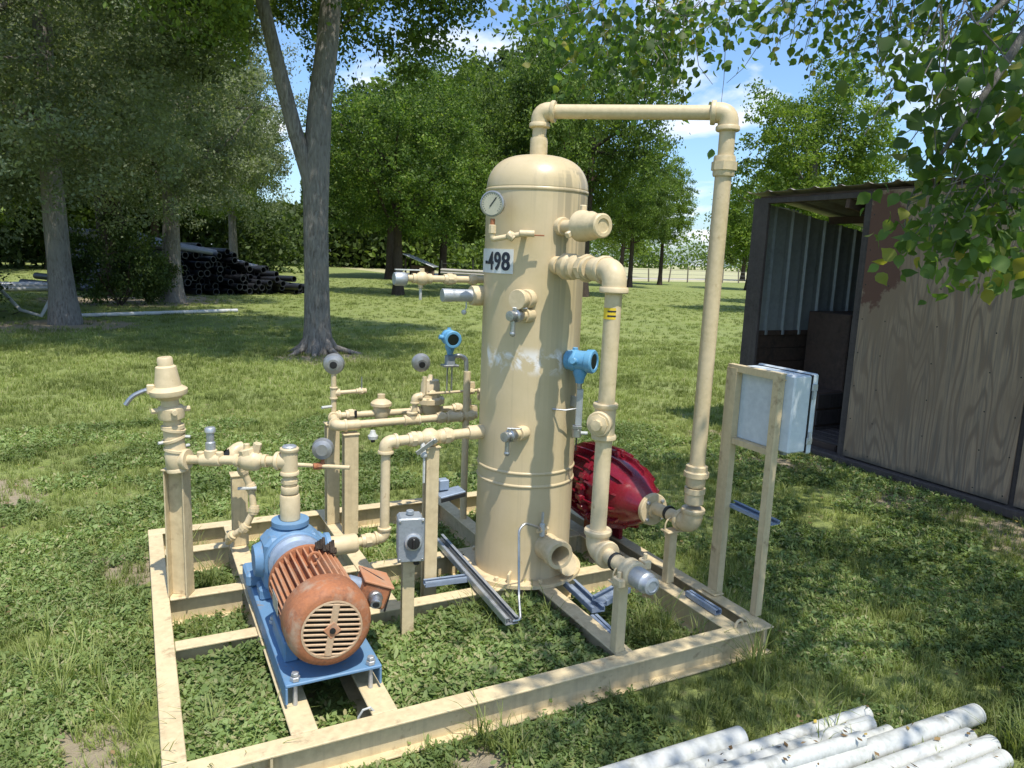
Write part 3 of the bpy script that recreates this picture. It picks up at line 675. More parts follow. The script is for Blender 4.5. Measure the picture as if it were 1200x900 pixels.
# upper nozzle with hammer union
t = empty('hammer_union', (1.665, 0.75, 1.79), 'fat cream hammer union plug jutting from the upper right of the tank', 'pipe fitting')
q = Vector((1.668, .765, 1.79)); dn = Vector((.10,-1,0)).normalized()
coupling(q+dn*.01, dn, .030, .05, 'cream', t, 'boss', 1.35); pipe(q, q+dn*.15, .027, 'cream', t)
MB().lathe([(.027,0),(.058,.02),(.066,.03),(.066,.05),(.060,.06),(.060,.10),(.052,.12),(.048,.15),(.050,.152),(.050,.175),(.044,.18),(.030,.18),(.028,.174),(0,.174)], q+dn*.12, dn, 24).build('union_body', 'cream', t)
for k in range(3):
    an = R(90+120*k); u_ = X*math.cos(an)+Z*math.sin(an); MB().box(q+dn*.16+u_*.072, (.03,.022,.026), (u_, dn, u_.cross(dn)), .004).build('lug', 'cream', t)

def stand(x, y, zt, label, z0=TOP+.001):
    s = empty('pipe_stand', (x, y, z0), label, 'pipe stand')
    MB().box((x,y,(z0+zt-.03)/2), (.042,.006,zt-.03-z0), None, .001).build('leg', 'cream_beam', s)
    MB().box((x-.018,y+.02,(z0+zt-.03)/2), (.006,.034,zt-.03-z0), None, .001).build('leg', 'cream_beam', s)
    MB().box((x,y+.01,zt-.026), (.10,.06,.008), None, .002).build('saddle', 'cream', s)
    u_ = MB(); u_.tube([(x-.038,y+.02,zt-.045),(x-.038,y+.02,zt)]+[(x-.038*math.cos(a_),y+.02,zt+.036*math.sin(a_)) for a_ in np.linspace(.2,math.pi-.2,7)]+[(x+.038,y+.02,zt),(x+.038,y+.02,zt-.045)], .004, 6); u_.build('u_bolt', 'cream', s)
    return s
stand(1.635, .085, .452, 'short cream pipe stand on the front beam under the grey end cap')
stand(2.235, .52, .42, 'short cream pipe stand under the elbow beside the red pump')

# ------------------------------------------------------------------ red pump
rp = empty('red_pump', (2.27, 1.02, 0.13), 'glossy dark red bulbous pump casing with radial ribs behind the tank', 'pump')
pc = Vector((2.275, 1.49, .425)); ax = -Y
MB().lathe([(0,0),(.06,0),(.10,.02),(.14,.07),(.16,.15),(.170,.27),(.172,.36),(.205,.365),(.205,.388),(.182,.392),(.178,.42),(.170,.50),(.150,.58),(.125,.64),(.10,.68),(.085,.705),(.065,.735),(0,.735)], pc, ax, 40).build('casing', 'red', rp)
for k in range(22):
    an = 2*math.pi*k/22; u_ = X*math.cos(an)+Z*math.sin(an); w_ = ax.cross(u_)
    pr = [(.13,.05),(.165,.04),(.200,.12),(.215,.24),(.222,.355),(.16,.355),(.15,.15)]
    vs = [pc+u_*r_+ax*h_+w_*e for e in (-.004,.004) for r_, h_ in pr]; n_ = len(pr)
    fs = [tuple(range(n_))[::-1], tuple(range(n_, 2*n_))]+[(i, (i+1) % n_, n_+(i+1) % n_, n_+i) for i in range(n_)]
    MB().add(vs, fs).build('rib', 'red', rp)
for k in range(22):
    an = 2*math.pi*(k+.5)/22; u_ = X*math.cos(an)+Z*math.sin(an); q = pc+ax*.376+u_*.192
    MB().cyl(q-ax*.030, q+ax*.034, .011, 6).build('flange_bolt', 'red', rp); MB().box(q+u_*.012, (.022,.05,.030), (u_, ax, u_.cross(ax)), .003).build('flange_lug', 'red', rp)
for k in range(12):
    an = 2*math.pi*k/12+.2; u_ = X*math.cos(an)+Z*math.sin(an); w_ = ax.cross(u_)
    vs = [pc+u_*r_+ax*h_+w_*e for e in (-.005,.005) for r_, h_ in ((.15,.395),(.200,.395),(.192,.50),(.160,.60),(.12,.62))]
    MB().add(vs, [(4,3,2,1,0),(5,6,7,8,9)]+[(i,(i+1)%5,5+(i+1)%5,5+i) for i in range(5)]).build('rib', 'red', rp)
fl = MB(); fl.lathe([(0,0),(.078,0),(.082,.004),(.082,.024),(.078,.028),(.04,.030),(.04,.05),(0,.05)], pc+ax*.735, ax, 28)
fl.build('inlet_flange', 'cream', rp)
for k in range(4):
    an = R(45+90*k); u_ = X*math.cos(an)+Z*math.sin(an); q = pc+ax*.735+u_*.062; MB().cyl(q, q+ax*.042, .009, 6).build('flange_bolt', 'galv', rp)
for sg in (-1, 1): MB().box((2.275+.06*sg, 1.16, .22), (.025,.18,.175), None, .004).build('foot', 'red', rp)
# small fittings behind the tank by the pump
t = empty('vent_fittings', (2.02, 1.25, .42), 'small white needle valves between the tank and the red pump', 'valve')
for z in (.42, .50, .57): hexa((2.03,1.25,z), Z, .011, .03, 'pvc', t, 'nut', 1.6)
pipe((2.03,1.25,.13), (2.03,1.25,.60), .009, 'cream', t); MB().box((2.05,1.25,.56), (.05,.01,.005)).build('handle', 'pvc', t)
t = empty('side_pipe', (1.96,1.28,.13), 'narrow cream standpipe rising just behind the right side of the tank', 'pipe'); pipe((1.955,1.30,.10), (1.955,1.30,.60), .022, 'cream', t)

# ------------------------------------------------------------------ electric motor and blue pump
bp = empty('pump_base_plate', (.55, .73, .13), 'long blue channel base plate bolted across the front left skid beams', 'base plate')
MB().box((.545,.73,.214), (.33,1.03,.012), None, .003).build('top_plate', 'blue', bp)
for sg in (-1, 1): MB().box((.545+sg*.161,.73,.178), (.008,1.03,.06), None, .002).build('side_plate', 'blue', bp)
for x in (.415, .675):
    for y in (.235, .66, 1.2):
        if x > .6 and y > 1.19: y = 1.15
        q = Vector((x, y, .13)); k = MB(); k.cyl(q, q+Z*.118, .008, 8); k.build('anchor_bolt', 'galv', bp); k = MB(); k.cyl(q+Z*.0905, q+Z*.106, .017, 6); k.cyl(q+Z*.108, q+Z*.12, .013, 6); k.build('nut', 'galv', bp)
mo = empty('electric_motor', (.53,.50,.22), 'rusty orange electric motor with a slotted round fan cover on the blue base', 'motor')
MC = Vector((.53, .195, .400)); A_ = Y
# fan cover: shroud with open front and slats
MB().lathe([(.099,.004),(.104,-.002),(.118,0),(.131,.008),(.142,.03),(.146,.055),(.146,.125),(.140,.135),(.132,.13),(.134,.05),(.12,.02),(.104,.012)], MC, A_, 48).build('fan_cover', 'rust', mo)
MB().lathe([(.133,.04),(0,.04)], MC, A_, 30).build('fan_shadow_plate', 'dark', mo)
MB().lathe([(.093,.002),(.097,-.004),(.103,-.003),(.104,.004),(.096,.006)], MC, A_, 40).build('grille_ring', 'grille', mo)
GT = R(-10)
for k in range(11):
    h_ = -.0875+.0175*k; hw = math.sqrt(max(.098**2-h_**2, 1e-4))
    gx, gz = Vector((math.cos(GT),0,math.sin(GT))), Vector((-math.sin(GT),0,math.cos(GT)))
    MB().box(MC+gz*h_-Y*.001, (2*hw, .006, .0080), (gx, Y, gz), .002).build('slat', 'grille', mo)
MB().box(MC-Y*.0025, (.024,.006,.185), (gx, Y, gz), .002).build('centre_bar', 'grille', mo)
MB().box(MC-Y*.0045, (.045,.005,.045), ((gx+gz).normalized(), Y, (gz-gx).normalized()), .002).build('hub_plate', 'fin', mo)
MB().lathe([(0,0),(.010,0),(.010,.006),(0,.007)], MC-Y*.0065, -Y, 12).build('hub_screw', 'dark', mo)
MB().lathe([(0,.12),(.108,.12),(.108,.42),(.115,.425),(.115,.44),(.09,.455),(0,.455)], MC, A_, 32).build('body', 'rust', mo)
finme = None
for k in range(34):
    an = 2*math.pi*k/34; u_ = X*math.cos(an)+Z*math.sin(an); w_ = A_.cross(u_)
    f_ = MB().box(MC+A_*.265+u_*.122, (.032,.285,.0065), (u_, A_, w_), .0015)
    f_.build('fin', 'fin', mo)
MB().lathe([(.108,.405),(.138,.41),(.138,.43),(.12,.45),(.08,.465),(0,.465)], MC, A_, 36).build('end_bell', 'rust', mo)
for sg in (-1, 1): MB().box(MC+X*sg*.105+A_*.28-Z*.143, (.05,.24,.075), None, .006).build('foot', 'blue', mo)
m = MB(); m.tube([MC+A_*.27+Z*.145+X*(.02*math.cos(t)) + Z*.022*math.sin(t) for t in np.linspace(0, 2*math.pi, 12)], .006, 6); m.build('lifting_eye', 'rust', mo)
cbx = Vector((.745,.47,.385)); cX, cY, cZ = Vector((.92,-.12,-.37)).normalized(), None, None
cZ = Vector((.37,0,.93)); cZ = (cZ-cX*cZ.dot(cX)).normalized(); cY = cZ.cross(cX)
MB().box(cbx, (.105,.145,.088), (cX,cY,cZ), .008).build('conduit_box', 'rust', mo); MB().box(cbx+cZ*.048, (.118,.158,.01), (cX,cY,cZ), .003).build('box_lid', 'fin', mo)
MB().cyl(cbx-cX*.10, cbx-cX*.04, .032, 14).build('box_neck', 'blue_grey', mo)
k = MB(); q = cbx-cY*.065; k.cyl(q, q-cY*.03, .027, 10); k.cyl(q-cY*.028, q-cY*.055-cZ*.012, .022, 12); k.build('cable_gland', 'steel', mo)
MB().cyl(q-cY*.055-cZ*.012, q-cY*.057-cZ*.013, .013, 12, bev=0).build('gland_hole', 'dark', mo)
m = MB(); m.tube(rounded([cbx+cX*(-.05)+cZ*.05+cY*.06, cbx+cX*.02+cZ*.052-cY*.02, cbx+cX*.055+cZ*.04-cY*.05, cbx+cX*.06-cZ*.05-cY*.06], .02), .004, 6); m.build('cable', 'dark', mo)
m = MB()
for k in range(9): m.cyl(MC+A_*(.36+.008*(k%3))+Z*(.140-.004*k)+X*(.03+.009*k), MC+A_*(.40)+Z*(.150-.004*k+.01*(k%4))+X*(.035+.009*k), .006, 6)
m.build('terminal_clutter', 'bark_dark', mo)

MB().box(MC+A_*.27+X*-.139+Z*.0, (.002,.10,.06)).build('name_plate', 'galv', mo)
pu = empty('blue_pump', (.53,.97,.22), 'blue cast gear pump with a round top port behind the rusty motor', 'pump')
MB().lathe([(0,.465),(.095,.465),(.098,.475),(.098,.58),(.112,.59),(.112,.615),(0,.615)], MC, A_, 30).build('adapter', 'blue_grey', pu)
MB().box((.53,.915,.37), (.235,.17,.235), None, .03).build('pump_body', 'blue', pu)
MB().lathe([(0,0),(.118,0),(.124,.006),(.124,.026),(.10,.03),(.10,.05),(0,.05)], (.53,.805,.395), A_*1, 32).build('body_flange', 'blue', pu)
MB().box((.53,.915,.2455), (.27,.10,.05), None, .008).build('foot', 'blue', pu)
MB().box((.41,1.07,.2545), (.10,.14,.06), None, .01).build('mount_lug', 'blue', pu)
k = MB(); k.lathe([(.10,0),(.085,.02),(.064,.035),(.076,.04),(.076,.060),(0,.060)], (.53,.93,.475), Z, 26); k.build('top_port', 'blue', pu)
k = MB(); k.lathe([(.080,0),(.075,.03),(.060,.045),(.066,.05),(.066,.068),(0,.068)], (.63,.955,.375), X, 26); k.build('side_port', 'blue', pu)
k = MB(); k.lathe([(.08,0),(.07,.03),(.062,.05),(0,.05)], (.43,.93,.375), -X, 20); k.build('side_cover', 'blue', pu)
for k in range(8):
    an = R(22+45*k); u_ = X*math.cos(an)+Z*math.sin(an); q = Vector((.53,.805,.395))+u_*.108; MB().cyl(q-Y*.012, q, .008, 6).build('bolt', 'blue', pu)

# ------------------------------------------------------------------ inlet line: relief valve tower to the pump
tw = empty('relief_valve_tower', (.118, 1.21, .70), 'bell-topped cream relief valve tower at the far left of the skid', 'relief valve')
tb = Vector((.118, 1.215, .755)); lean = Vector((-.07,-.02,1)).normalized()
MB().lathe([(.034,-.045),(.045,-.03),(.045,.03),(.040,.04),(.040,.13),(.046,.135),(.046,.15),(.03,.155),(0,.155)], tb, lean, 20).build('strapped_barrel', 'cream', tw)
for h_ in (.035, .085, .125):
    k = MB(); k.lathe([(.041,0),(.049,.002),(.049,.012),(.041,.014)], tb+lean*h_, (lean+X*.25*(1 if h_ != .085 else -1)).normalized(), 20); k.build('strap', 'cream', tw)
for ph_, h_ in ((200,.08),(-20,.10),(30,.05)):
    u_ = X*math.cos(R(ph_))+Y*math.sin(R(ph_)); MB().cyl(tb+lean*h_+u_*.045, tb+lean*h_+u_*.066, .007, 6).build('strap_bolt', 'pvc', tw)
MB().lathe([(.03,.15),(.034,.155),(.034,.175),(.050,.18),(.052,.19),(.052,.225),(.046,.232),(.036,.236),(.034,.26),(.048,.265),(.056,.275),(.0,.276)], tb, lean, 20).build('valve_neck', 'cream', tw)
for k in range(4):
    u_ = X*math.cos(R(10+90*k))+Y*math.sin(R(10+90*k)); MB().cyl(tb+lean*.215+u_*.045, tb+lean*.215+u_*.075, .012, 8).build('neck_lug', 'cream', tw)
MB().lathe([(0,.274),(.056,.274),(.072,.282),(.074,.29),(.074,.302),(.060,.312),(.052,.318),(.040,.398),(.030,.404),(.030,.432),(.026,.438),(.010,.438),(.009,.432),(0,.432)], tb, lean, 28).build('bell', 'cream', tw)
q = tb+lean*.30; k = MB(); k.tube(rounded([q-X*.05+Z*.01, q-X*.095-Z*.0, q-X*.135-Z*.02, q-X*.16-Z*.055], .03), [.012,.011,.010,.010,.010,.010,.010,.010,.010,.010,.010,.010,.010,.009][:14] if False else .0095, 8); k.build('lever', 'steel', tw)
MB().box(q-X*.066+Z*.006, (.03,.03,.04), None, .004).build('lever_pivot', 'cream', tw)

il = empty('inlet_line', (.30, 1.09, .755), 'cream screwed pipe run from the relief valve tower across to the blue pump riser', 'pipe run')
a = tb.copy(); b = Vector((.53, .93, .785)); d = (b-a).normalized()
elbow(a, (d*.1-Z*.9), d, .030, 'cream', il, thr=.8); pipe(a+d*.04, b-d*.03, .0195, 'cream', il)
q = a+d*.155; k = MB(); k.cyl(q-d*.045, q+d*.045, .027, 14); k.cyl(q-Z*.01, q+Z*.045, .026, 12); k.cyl(q-d*.045+Z*0, q-d*.045+Z*.035, .016, 10); k.cyl(q+d*.04, q+d*.04+Z*.035, .016, 10); k.build('cross_fitting', 'cream', il)
k = MB(); k.lathe([(0,.04),(.020,.04),(.020,.075),(.014,.08),(.016,.085),(.016,.115),(.022,.12),(.022,.135),(.018,.14),(0,.14)], q, Z, 10); k.build('sprung_valve', 'galv', il)
q = a+d*.335; MB().lathe([(0,-.07),(.028,-.07),(.028,-.055),(.022,-.05),(.040,-.03),(.044,-.02),(.044,.02),(.040,.03),(.022,.05),(.028,.055),(.028,.07),(0,.07)], q, d, 12).build('check_valve', 'cream', il)
k = MB(); k.cyl(q+Z*.02-d*.01, q+Z*.052-d*.018, .036, 8); k.cyl(q+Z*.035+d*.02, q+Z*.075+d*.03, .018, 6); k.cyl(q+Z*.05-d*.02, q+Z*.072-d*.02, .013, 6); k.build('valve_bonnet', 'cream', il)
tee(b, Z, -d, .026, 'cream', il); MB().lathe([(0,0),(.030,0),(.030,.018),(.026,.022),(.014,.022),(0,.024)], b+Z*.045, Z, 8).build('top_plug', 'galv', il)
pipe((.53,.93,.535), b-Z*.04, .026, 'cream', il)
MB().lathe([(.026,0),(.040,.002),(.041,.01),(.041,.10),(.038,.108),(.026,.11)], (.53,.93,.535), Z, 22).build('swage', 'cream', il)
coupling((.53,.93,.665), Z, .026, .03, 'cream', il); hexa((.53,.93,.70), Z, .022, .03, 'cream', il, 'nut', 1.6)

# thin gauge tubing behind the inlet line
gt = empty('gauge_tubing', (.62,1.05,.705), 'thin cream tubing with a brass tee carrying the small grey gauge left of the posts', 'tubing')
pipe((.40,1.22,.715), (.80,1.0,.712), .0095, 'cream', gt); hexa((.50,1.165,.715), X, .011, .05, 'cream', gt, 'nut', 1.5); hexa((.68,1.066,.713), X, .010, .05, 'rust', gt, 'brass_tee', 1.7); MB().cyl((.695,1.06,.71), (.695,1.06,.745), .009, 8).build('stem', 'rust', gt)
MB().cyl((.44,1.20,.725), (.585,1.12,.725), .021, 8).build('sleeve', 'grey_cast', gt)
gauge((.695,1.06,.79), (.35,.94,0), .046, 'small tarnished grey gauge seen from behind above the thin tubing', 'gauge_back', back=False)

# twisting drain line at the left post
dl = empty('drain_line', (.41,1.62,.20), 'twisting chain of cream drain fittings with white valve handles at the left', 'pipe run')
pts = [Vector(p) for p in ((.36,1.50,.70),(.40,1.58,.655),(.43,1.62,.56),(.465,1.62,.47),(.475,1.60,.36),(.43,1.60,.27),(.37,1.64,.22),(.36,1.70,.17))]
MB().tube(rounded(pts, .03), .017, 10).build('pipe', 'cream', dl)
k = MB(); k.tube(arc((.37,1.52,.70), (.0,-.3,-.9), (.8,.2,0), .05, 6), .032, 14); k.build('elbow', 'cream', dl)
MB().lathe([(.030,0),(.040,.002),(.040,.022),(.030,.024)], (.345,1.52,.665), (-.6,.1,.6), 20).build('rubber_band', 'dark', dl)
for i in range(1, 7):
    hexa(pts[i], pts[i+1]-pts[i-1], .018, .045, 'cream', dl, 'nut', 1.5)
for p_ in ((.36,1.58,.635), (.445,1.60,.475)):
    MB().box(p_, (.09,.022,.010), (Vector((.97,-.2,0)), Vector((.2,.97,0)), Z), .002).build('handle', 'pvc', dl)

# pump outlet line and front run to the tank
ol = empty('outlet_line', (.955,.98,.37), 'cream discharge line from the blue pump rising past the switch box to the tank', 'pipe run')
MB().lathe([(.026,0),(.042,.001),(.043,.01),(.043,.115),(.038,.125),(.02,.127)], (.698,.965,.375), X, 22).build('swage', 'cream', ol)
e = Vector((.955,.985,.375)); pipe((.80,.965,.375), e, .020, 'cream', ol); hexa((.875,.975,.375), X, .021, .06, 'cream', ol); elbow(e, -X, Z, .021, 'cream', ol)
f = Vector((.962,1.0,.815)); pipe(e+Z*.03, f-Z*.03, .0215, 'cream', ol); elbow(f, -Z, X, .024, 'cream', ol)
pipe(f+X*.03, (1.42,1.0,.828), .0235, 'cream', ol); hexa((1.09,1.0,.818), X, .024, .05, 'cream', ol, 'union', 1.5)
valve((1.17,1.0,.82), X, -Y, .024, 'cream', ol, 'steel', (-.8,0,-.5), .11)
hexa((1.25,1.0,.822), X, .024, .06, 'cream', ol); coupling((1.40,1.0,.828), X, .026, .08, 'cream', ol, 'boss', 1.3)
k = MB(); k.cyl((1.13,.985,.80), (1.13,.965,.76), .012, 8); k.tube([(1.13,.965,.76),(1.13,.96,.73),(1.13,.96,.62)], .006, 6); k.build('drain_tube', 'pvc', ol)
MB().sph((1.128,.96,.752), .017, 10).build('drain_knob', 'pvc', ol)

# gauge manifold at the back
mf = empty('gauge_manifold', (1.3,1.8,.73), 'twin-run cream gauge manifold behind the tank with regulators and tees', 'pipe manifold')
r_ = .021; zf, zb = .735, .745; yf, yb = 1.70, 1.90
A1, A2, B1, B2 = Vector((.915,yf,zf)), Vector((1.72,yf,zf+.01)), Vector((.935,yb,zb)), Vector((1.74,yb,zb))
elbow(A1, X, Y, .023, 'cream', mf); elbow(B1, -Y, X, .021, 'cream', mf); pipe(A1+Y*.03, B1-Y*.03, r_, 'cream', mf)
pipe(A1+X*.03, A2, r_, 'cream', mf); pipe(B1+X*.03, B2, r_*.9, 'cream', mf)
coupling((.985,yf,zf), X, r_, .10, 'cream', mf, 'coupling', 1.3)
for x in (1.33, 1.58): tee((x,yf,zf+.005), X, Z if x < 1.4 else Y, r_, 'cream', mf)
hexa((1.50,yf,zf+.008), X, r_, .05, 'cream', mf); hexa((1.67,yf,zf+.01), X, r_, .06, 'cream', mf)
for x in (1.04, 1.42, 1.68): hexa((x,yb,zb), X, r_, .06, 'cream', mf)
MB().cyl((1.06,yb-.03,zb-.01),(1.06,yb-.03,zb+.03), .008, 8).build('black_fitting', 'dark', mf)
k = MB(); k.lathe([(0,-.04),(.035,-.04),(.045,-.02),(.045,.03),(.06,.035),(.06,.05),(.05,.06),(.022,.075),(.022,.10),(0,.10)], (1.215,yb,zb+.01), Z, 16); k.build('regulator', 'cream', mf)
k = MB(); k.lathe([(0,-.06),(.035,-.06),(.055,-.03),(.055,.01),(.085,.015),(.085,.042),(.058,.05),(.055,.13),(.050,.14),(.05,.15),(.02,.155),(.012,.18),(0,.18)], (1.51,yb,zb+.03), Z, 20); k.build('diaphragm_valve', 'cream', mf)
for k_ in range(6):
    u_ = X*math.cos(R(60*k_))+Y*math.sin(R(60*k_)); MB().cyl(Vector((1.51,yb,zb+.04))+u_*.075, Vector((1.51,yb,zb+.082))+u_*.075, .009, 6).build('bonnet_bolt', 'cream', mf)
# stems to gauges
MB().cyl((.945,yb,zb), (.945,yb,.985), .015, 10).build('gauge_stem', 'cream', mf); tee((.945,yb,.875), Z, X, .015, 'cream', mf)
pipe((.96,yb,.875), (1.10,yb-.03,.885), .011, 'cream', mf); valve((1.09,yb-.03,.885), X, -Y, .011, 'cream', mf); MB().box((1.09,yb-.04,.925), (.006,.006,.08)).build('handle', 'steel', mf)
MB().cyl((.945,yb,.80), (.875,yb-.02,.80), .008, 8).build('bleed_tube', 'pvc', mf)
MB().cyl((1.345,yf,zf), (1.345,yf,.86), .016, 10).build('gauge_stem', 'cream', mf); elbow((1.345,yf,.87), -Z, X, .017, 'cream', mf)
k = MB(); k.tube(rounded([(1.345,yf,.87),(1.40,yf,.875),(1.40,yf,.98)], .02), .013, 8); k.build('gauge_stem', 'cream', mf)
k = MB(); k.tube(rounded([(1.40,yf+.01,.88),(1.55,yf+.05,.875),(1.75,yf+.05,.88)], .02), .008, 8); k.build('link_tube', 'cream', mf)
for x in (1.46, 1.70, 1.76): hexa((x,yf+.04,.877), X, .011, .035, 'cream', mf, 'nut', 1.6)
for x, z in ((1.70,.80),(1.74,.76),(1.78,.84),(1.72,.90)): hexa((x,yf+.08,z), Z, .015, .05, 'cream', mf, 'nut', 1.5)
k = MB(); k.lathe([(0,0),(.026,.003),(.028,.02),(.018,.03),(.012,.05),(0,.05)], (1.10,yf-.03,.655), Z, 12); k.build('drip_cup', 'pvc', mf); MB().cyl((1.10,yf-.03,.655), (1.10,yf-.03,.64), .012, 8).build('drip_hole', 'dark', mf)
gauge((.945,yb,1.035), (.30,.95,.05), .056, 'grey gauge seen from behind at the left end of the manifold', back=True)
gauge((1.385,yf+.02,1.055), (.15,.97,.22), .050, 'domed grey gauge seen from behind in the middle of the manifold', back=True)
pipe((1.655,1.70,.13), (1.655,1.70,1.0), .020, 'cream', mf, 'standpipe')

# level transmitters
def transmitter(P, ax, label, s=1.0, grp=None):
    P = Vector(P); ax = Vector(ax).normalized(); t = empty('transmitter', P, label, 'transmitter', grp)
    MB().lathe([(0,-.068*s),(.040*s,-.068*s),(.044*s,-.062*s),(.044*s,-.045*s),(.049*s,-.04*s),(.049*s,-.02*s),(.045*s,-.015*s),(.045*s,.03*s),(.052*s,.035*s),(.053*s,.06*s),(.048*s,.066*s),(.036*s,.066*s),(.034*s,.060*s),(0,.060*s)], P, ax, 28).build('housing', 'light_blue', t)
    MB().lathe([(0,.0605*s),(.033*s,.0605*s),(.033*s,.063*s),(0,.064*s)], P, ax, 24).build('display_glass', 'glass_dark', t)
    k = MB(); k.lathe([(.030*s,-.035*s),(.032*s,-.055*s),(.022*s,-.08*s),(.018*s,-.10*s),(0,-.10*s)], P, Z, 16); k.build('neck', 'light_blue', t)
    sd = Z.cross(ax).normalized()
    for sg in (-1, 1): MB().cyl(P+sd*sg*.035*s-ax*.01, P+sd*sg*.068*s-ax*.01+Z*.006, .015*s, 10).build('conduit_port', 'light_blue', t)
    MB().cyl(P+Z*.04*s-ax*.03, P+Z*.058*s-ax*.03, .012*s, 8).build('terminal_cap', 'light_blue', t)
    return t
ta = transmitter(vp(50, 1.20, VR+.065), (.55,-.82,.03), 'blue transmitter head on the right side of the tank with a round dark display', 1.02)
q = vp(50, 1.20, VR+.065)
k = empty('transmitter_bracket', q-Z*.2, 'bare steel bracket and manifold hanging below the tank side transmitter', 'bracket')
MB().cyl(q-Z*.10, q-Z*.13, .012, 8).build('swivel_nut', 'steel', k); MB().box(q-Z*.215+rt*.005, (.030,.014,.17), (rt,c0,Z), .002).build('flat_bar', 'galv', k)
MB().cyl(q-Z*.315, q-Z*.355, .021, 10).build('manifold_block', 'steel', k); MB().cyl(q-Z*.30, q-Z*.315, .024, 6).build('nut', 'steel', k); MB().cyl(q-Z*.335, q-Z*.335+rt*.05, .008, 8).build('bleed_screw', 'pvc', k)
m = MB(); m.tube([q-Z*.22, q-Z*.225-rt*.06+c0*.03, vp(28, 0.975, VR+.004)], .004, 6); m.build('thin_tube', 'steel', k); MB().cyl(q-Z*.36, q-Z*.42, .004, 6).build('drip_tube', 'dark', k)
MB().box(vp(58, 1.0, VR+.02), (.012,.05,.05), (rt,vdir(58),Z), .001).build('tank_clip', 'steel', k)
tp = Vector((1.555, 1.72, 1.19))
tb_ = transmitter(tp, (-.1,-.95,-.05), 'pale blue transmitter head on a steel bracket left of the tank', .92)
k = empty('impulse_bracket', tp-Z*.15, 'steel bracket with curved conduit under the free standing transmitter', 'bracket')
MB().box(tp-Z*.125, (.05,.045,.06), None, .006).build('manifold_block', 'grey_cast', k); MB().box(tp-Z*.155, (.09,.06,.012), None, .002).build('mount_plate', 'steel', k)
for sg in (-1,1): MB().cyl(tp-Z*.16+X*sg*.014, tp-Z*.30+X*sg*.014, .005, 6).build('impulse_tube', 'steel', k)
m = MB(); m.tube(rounded([tp-Z*.105+X*.02, tp-Z*.098+X*.06, tp-Z*.12+X*.10, tp+Vector((.10,-.01,-.26))], .045, 6), .013, 10); m.build('conduit', 'steel', k)

# switch box on its post
sw = empty('switch_box', (.94,.60,.43), 'weathered grey switch box with a round rotary dial on a short post', 'switch box')
sx_, sy_ = Vector((.97,-.22,0)).normalized(), Vector((.22,.97,0)).normalized()
MB().box((.94,.60,.525), (.100,.095,.175), (sx_,sy_,Z), .010).build('enclosure', 'grey_cast', sw)
MB().box(Vector((.94,.60,.525))-sy_*.052, (.106,.010,.182), (sx_,sy_,Z), .004).build('cover', 'grey_cast', sw)
q = Vector((.948,.60,.52))-sy_*.057; MB().lathe([(0,0),(.036,0),(.037,.004),(.034,.012),(.028,.014),(0,.014)], q, -sy_, 24).build('dial_ring', 'galv', sw)
MB().lathe([(0,0),(.026,0),(.024,.010),(0,.012)], q-sy_*.014, -sy_, 16).build('rotary_knob', 'dark', sw)
for sx in (-.045,.045):
    for z in (.445,.605): MB().cyl(Vector((.94,.60,z))+sx_*sx-sy_*.056, Vector((.94,.60,z))+sx_*sx-sy_*.061, .005, 8).build('cover_screw', 'steel', sw)
MB().box(q-sy_*.028, (.01,.008,.042), (sx_,sy_,Z), .002).build('knob_grip', 'dark', sw)
MB().cyl((.94,.60,.615), (.94,.60,.632), .016, 8).build('hub', 'grey_cast', sw)
MB().cyl((.965,.585,.44), (.965,.585,.405), .013, 8).build('cable_gland', 'dark', sw)
wpost('switch_post', .943, .625, 0.0, .44, .05, .045, 'short stained post under the grey switch box beside the motor', 'post', R(-10), cap=False)
# blue bracket on the post
t = empty('bracket_box', (1.25,.99,.55), 'small blue grey angle bracket fixed to the post left of the tank', 'bracket')
MB().box((1.27,.985,.552), (.13,.09,.008), (Vector((.98,.1,.1)).normalized(),Y,Z), .002).build('shelf_plate', 'blue_grey', t); MB().box((1.245,1.015,.585), (.05,.045,.05), None, .004).build('clamp_block', 'blue_grey', t)
MB().box((1.27,.938,.540), (.13,.006,.02), (Vector((.98,.1,.1)).normalized(),Y,Z), .001).build('lip', 'dark', t)

# ------------------------------------------------------------------ cable tray and sensing tube
def strut(name, a, b, w, h, label, cat, mat='galv', group=None, tubes=0):
    a, b = Vector(a), Vector(b); d = (b-a).normalized(); s = Z.cross(d).normalized(); u = d.cross(s); L = (b-a).length; c = (a+b)/2
    t = empty(name, a, label, cat, group)
    MB().box(c, (L, w, .003), (d,s,u)).build('channel_floor', mat, t)
    for sg in (-1, 1):
        k = MB(); k.box(c+s*sg*(w/2+.0016)+u*h/2, (L, .003, h), (d,s,u)); k.box(c+s*sg*(w/2-.005)+u*(h+.0017), (L,.014,.003), (d,s,u)); k.build('channel_side', mat, t)
    for i in range(tubes):
        off = (i-(tubes-1)/2)*w/(tubes+.4); MB().cyl(a+d*.01+s*off+u*.010, b-d*.01+s*off+u*.010, .0055, 8).build('tube', 'steel', t)
    return t
strut('cable_tray', (1.385,1.41,.142), (1.335,.43,.142), .055, .026, 'long galvanised channel carrying thin tubes across the skid beside the tank', 'cable tray', tubes=3)
strut('strut_offcut', (1.13,.925,.135), (1.335,.905,.135), .04, .02, 'blue grey strut stub resting on the cross beam left of the tank', 'strut', 'blue_grey')
strut('strut_offcut', (1.79,.72,.112), (1.765,.43,.112), .06, .022, 'blue grey strut lying in the skid just right of the tank flange', 'strut', 'blue_grey')
strut('strut_offcut', (1.79,.46,.138), (1.97,.53,.138), .075, .02, 'short blue grey strut crossing toward the front pipe stand', 'strut', 'blue_grey')
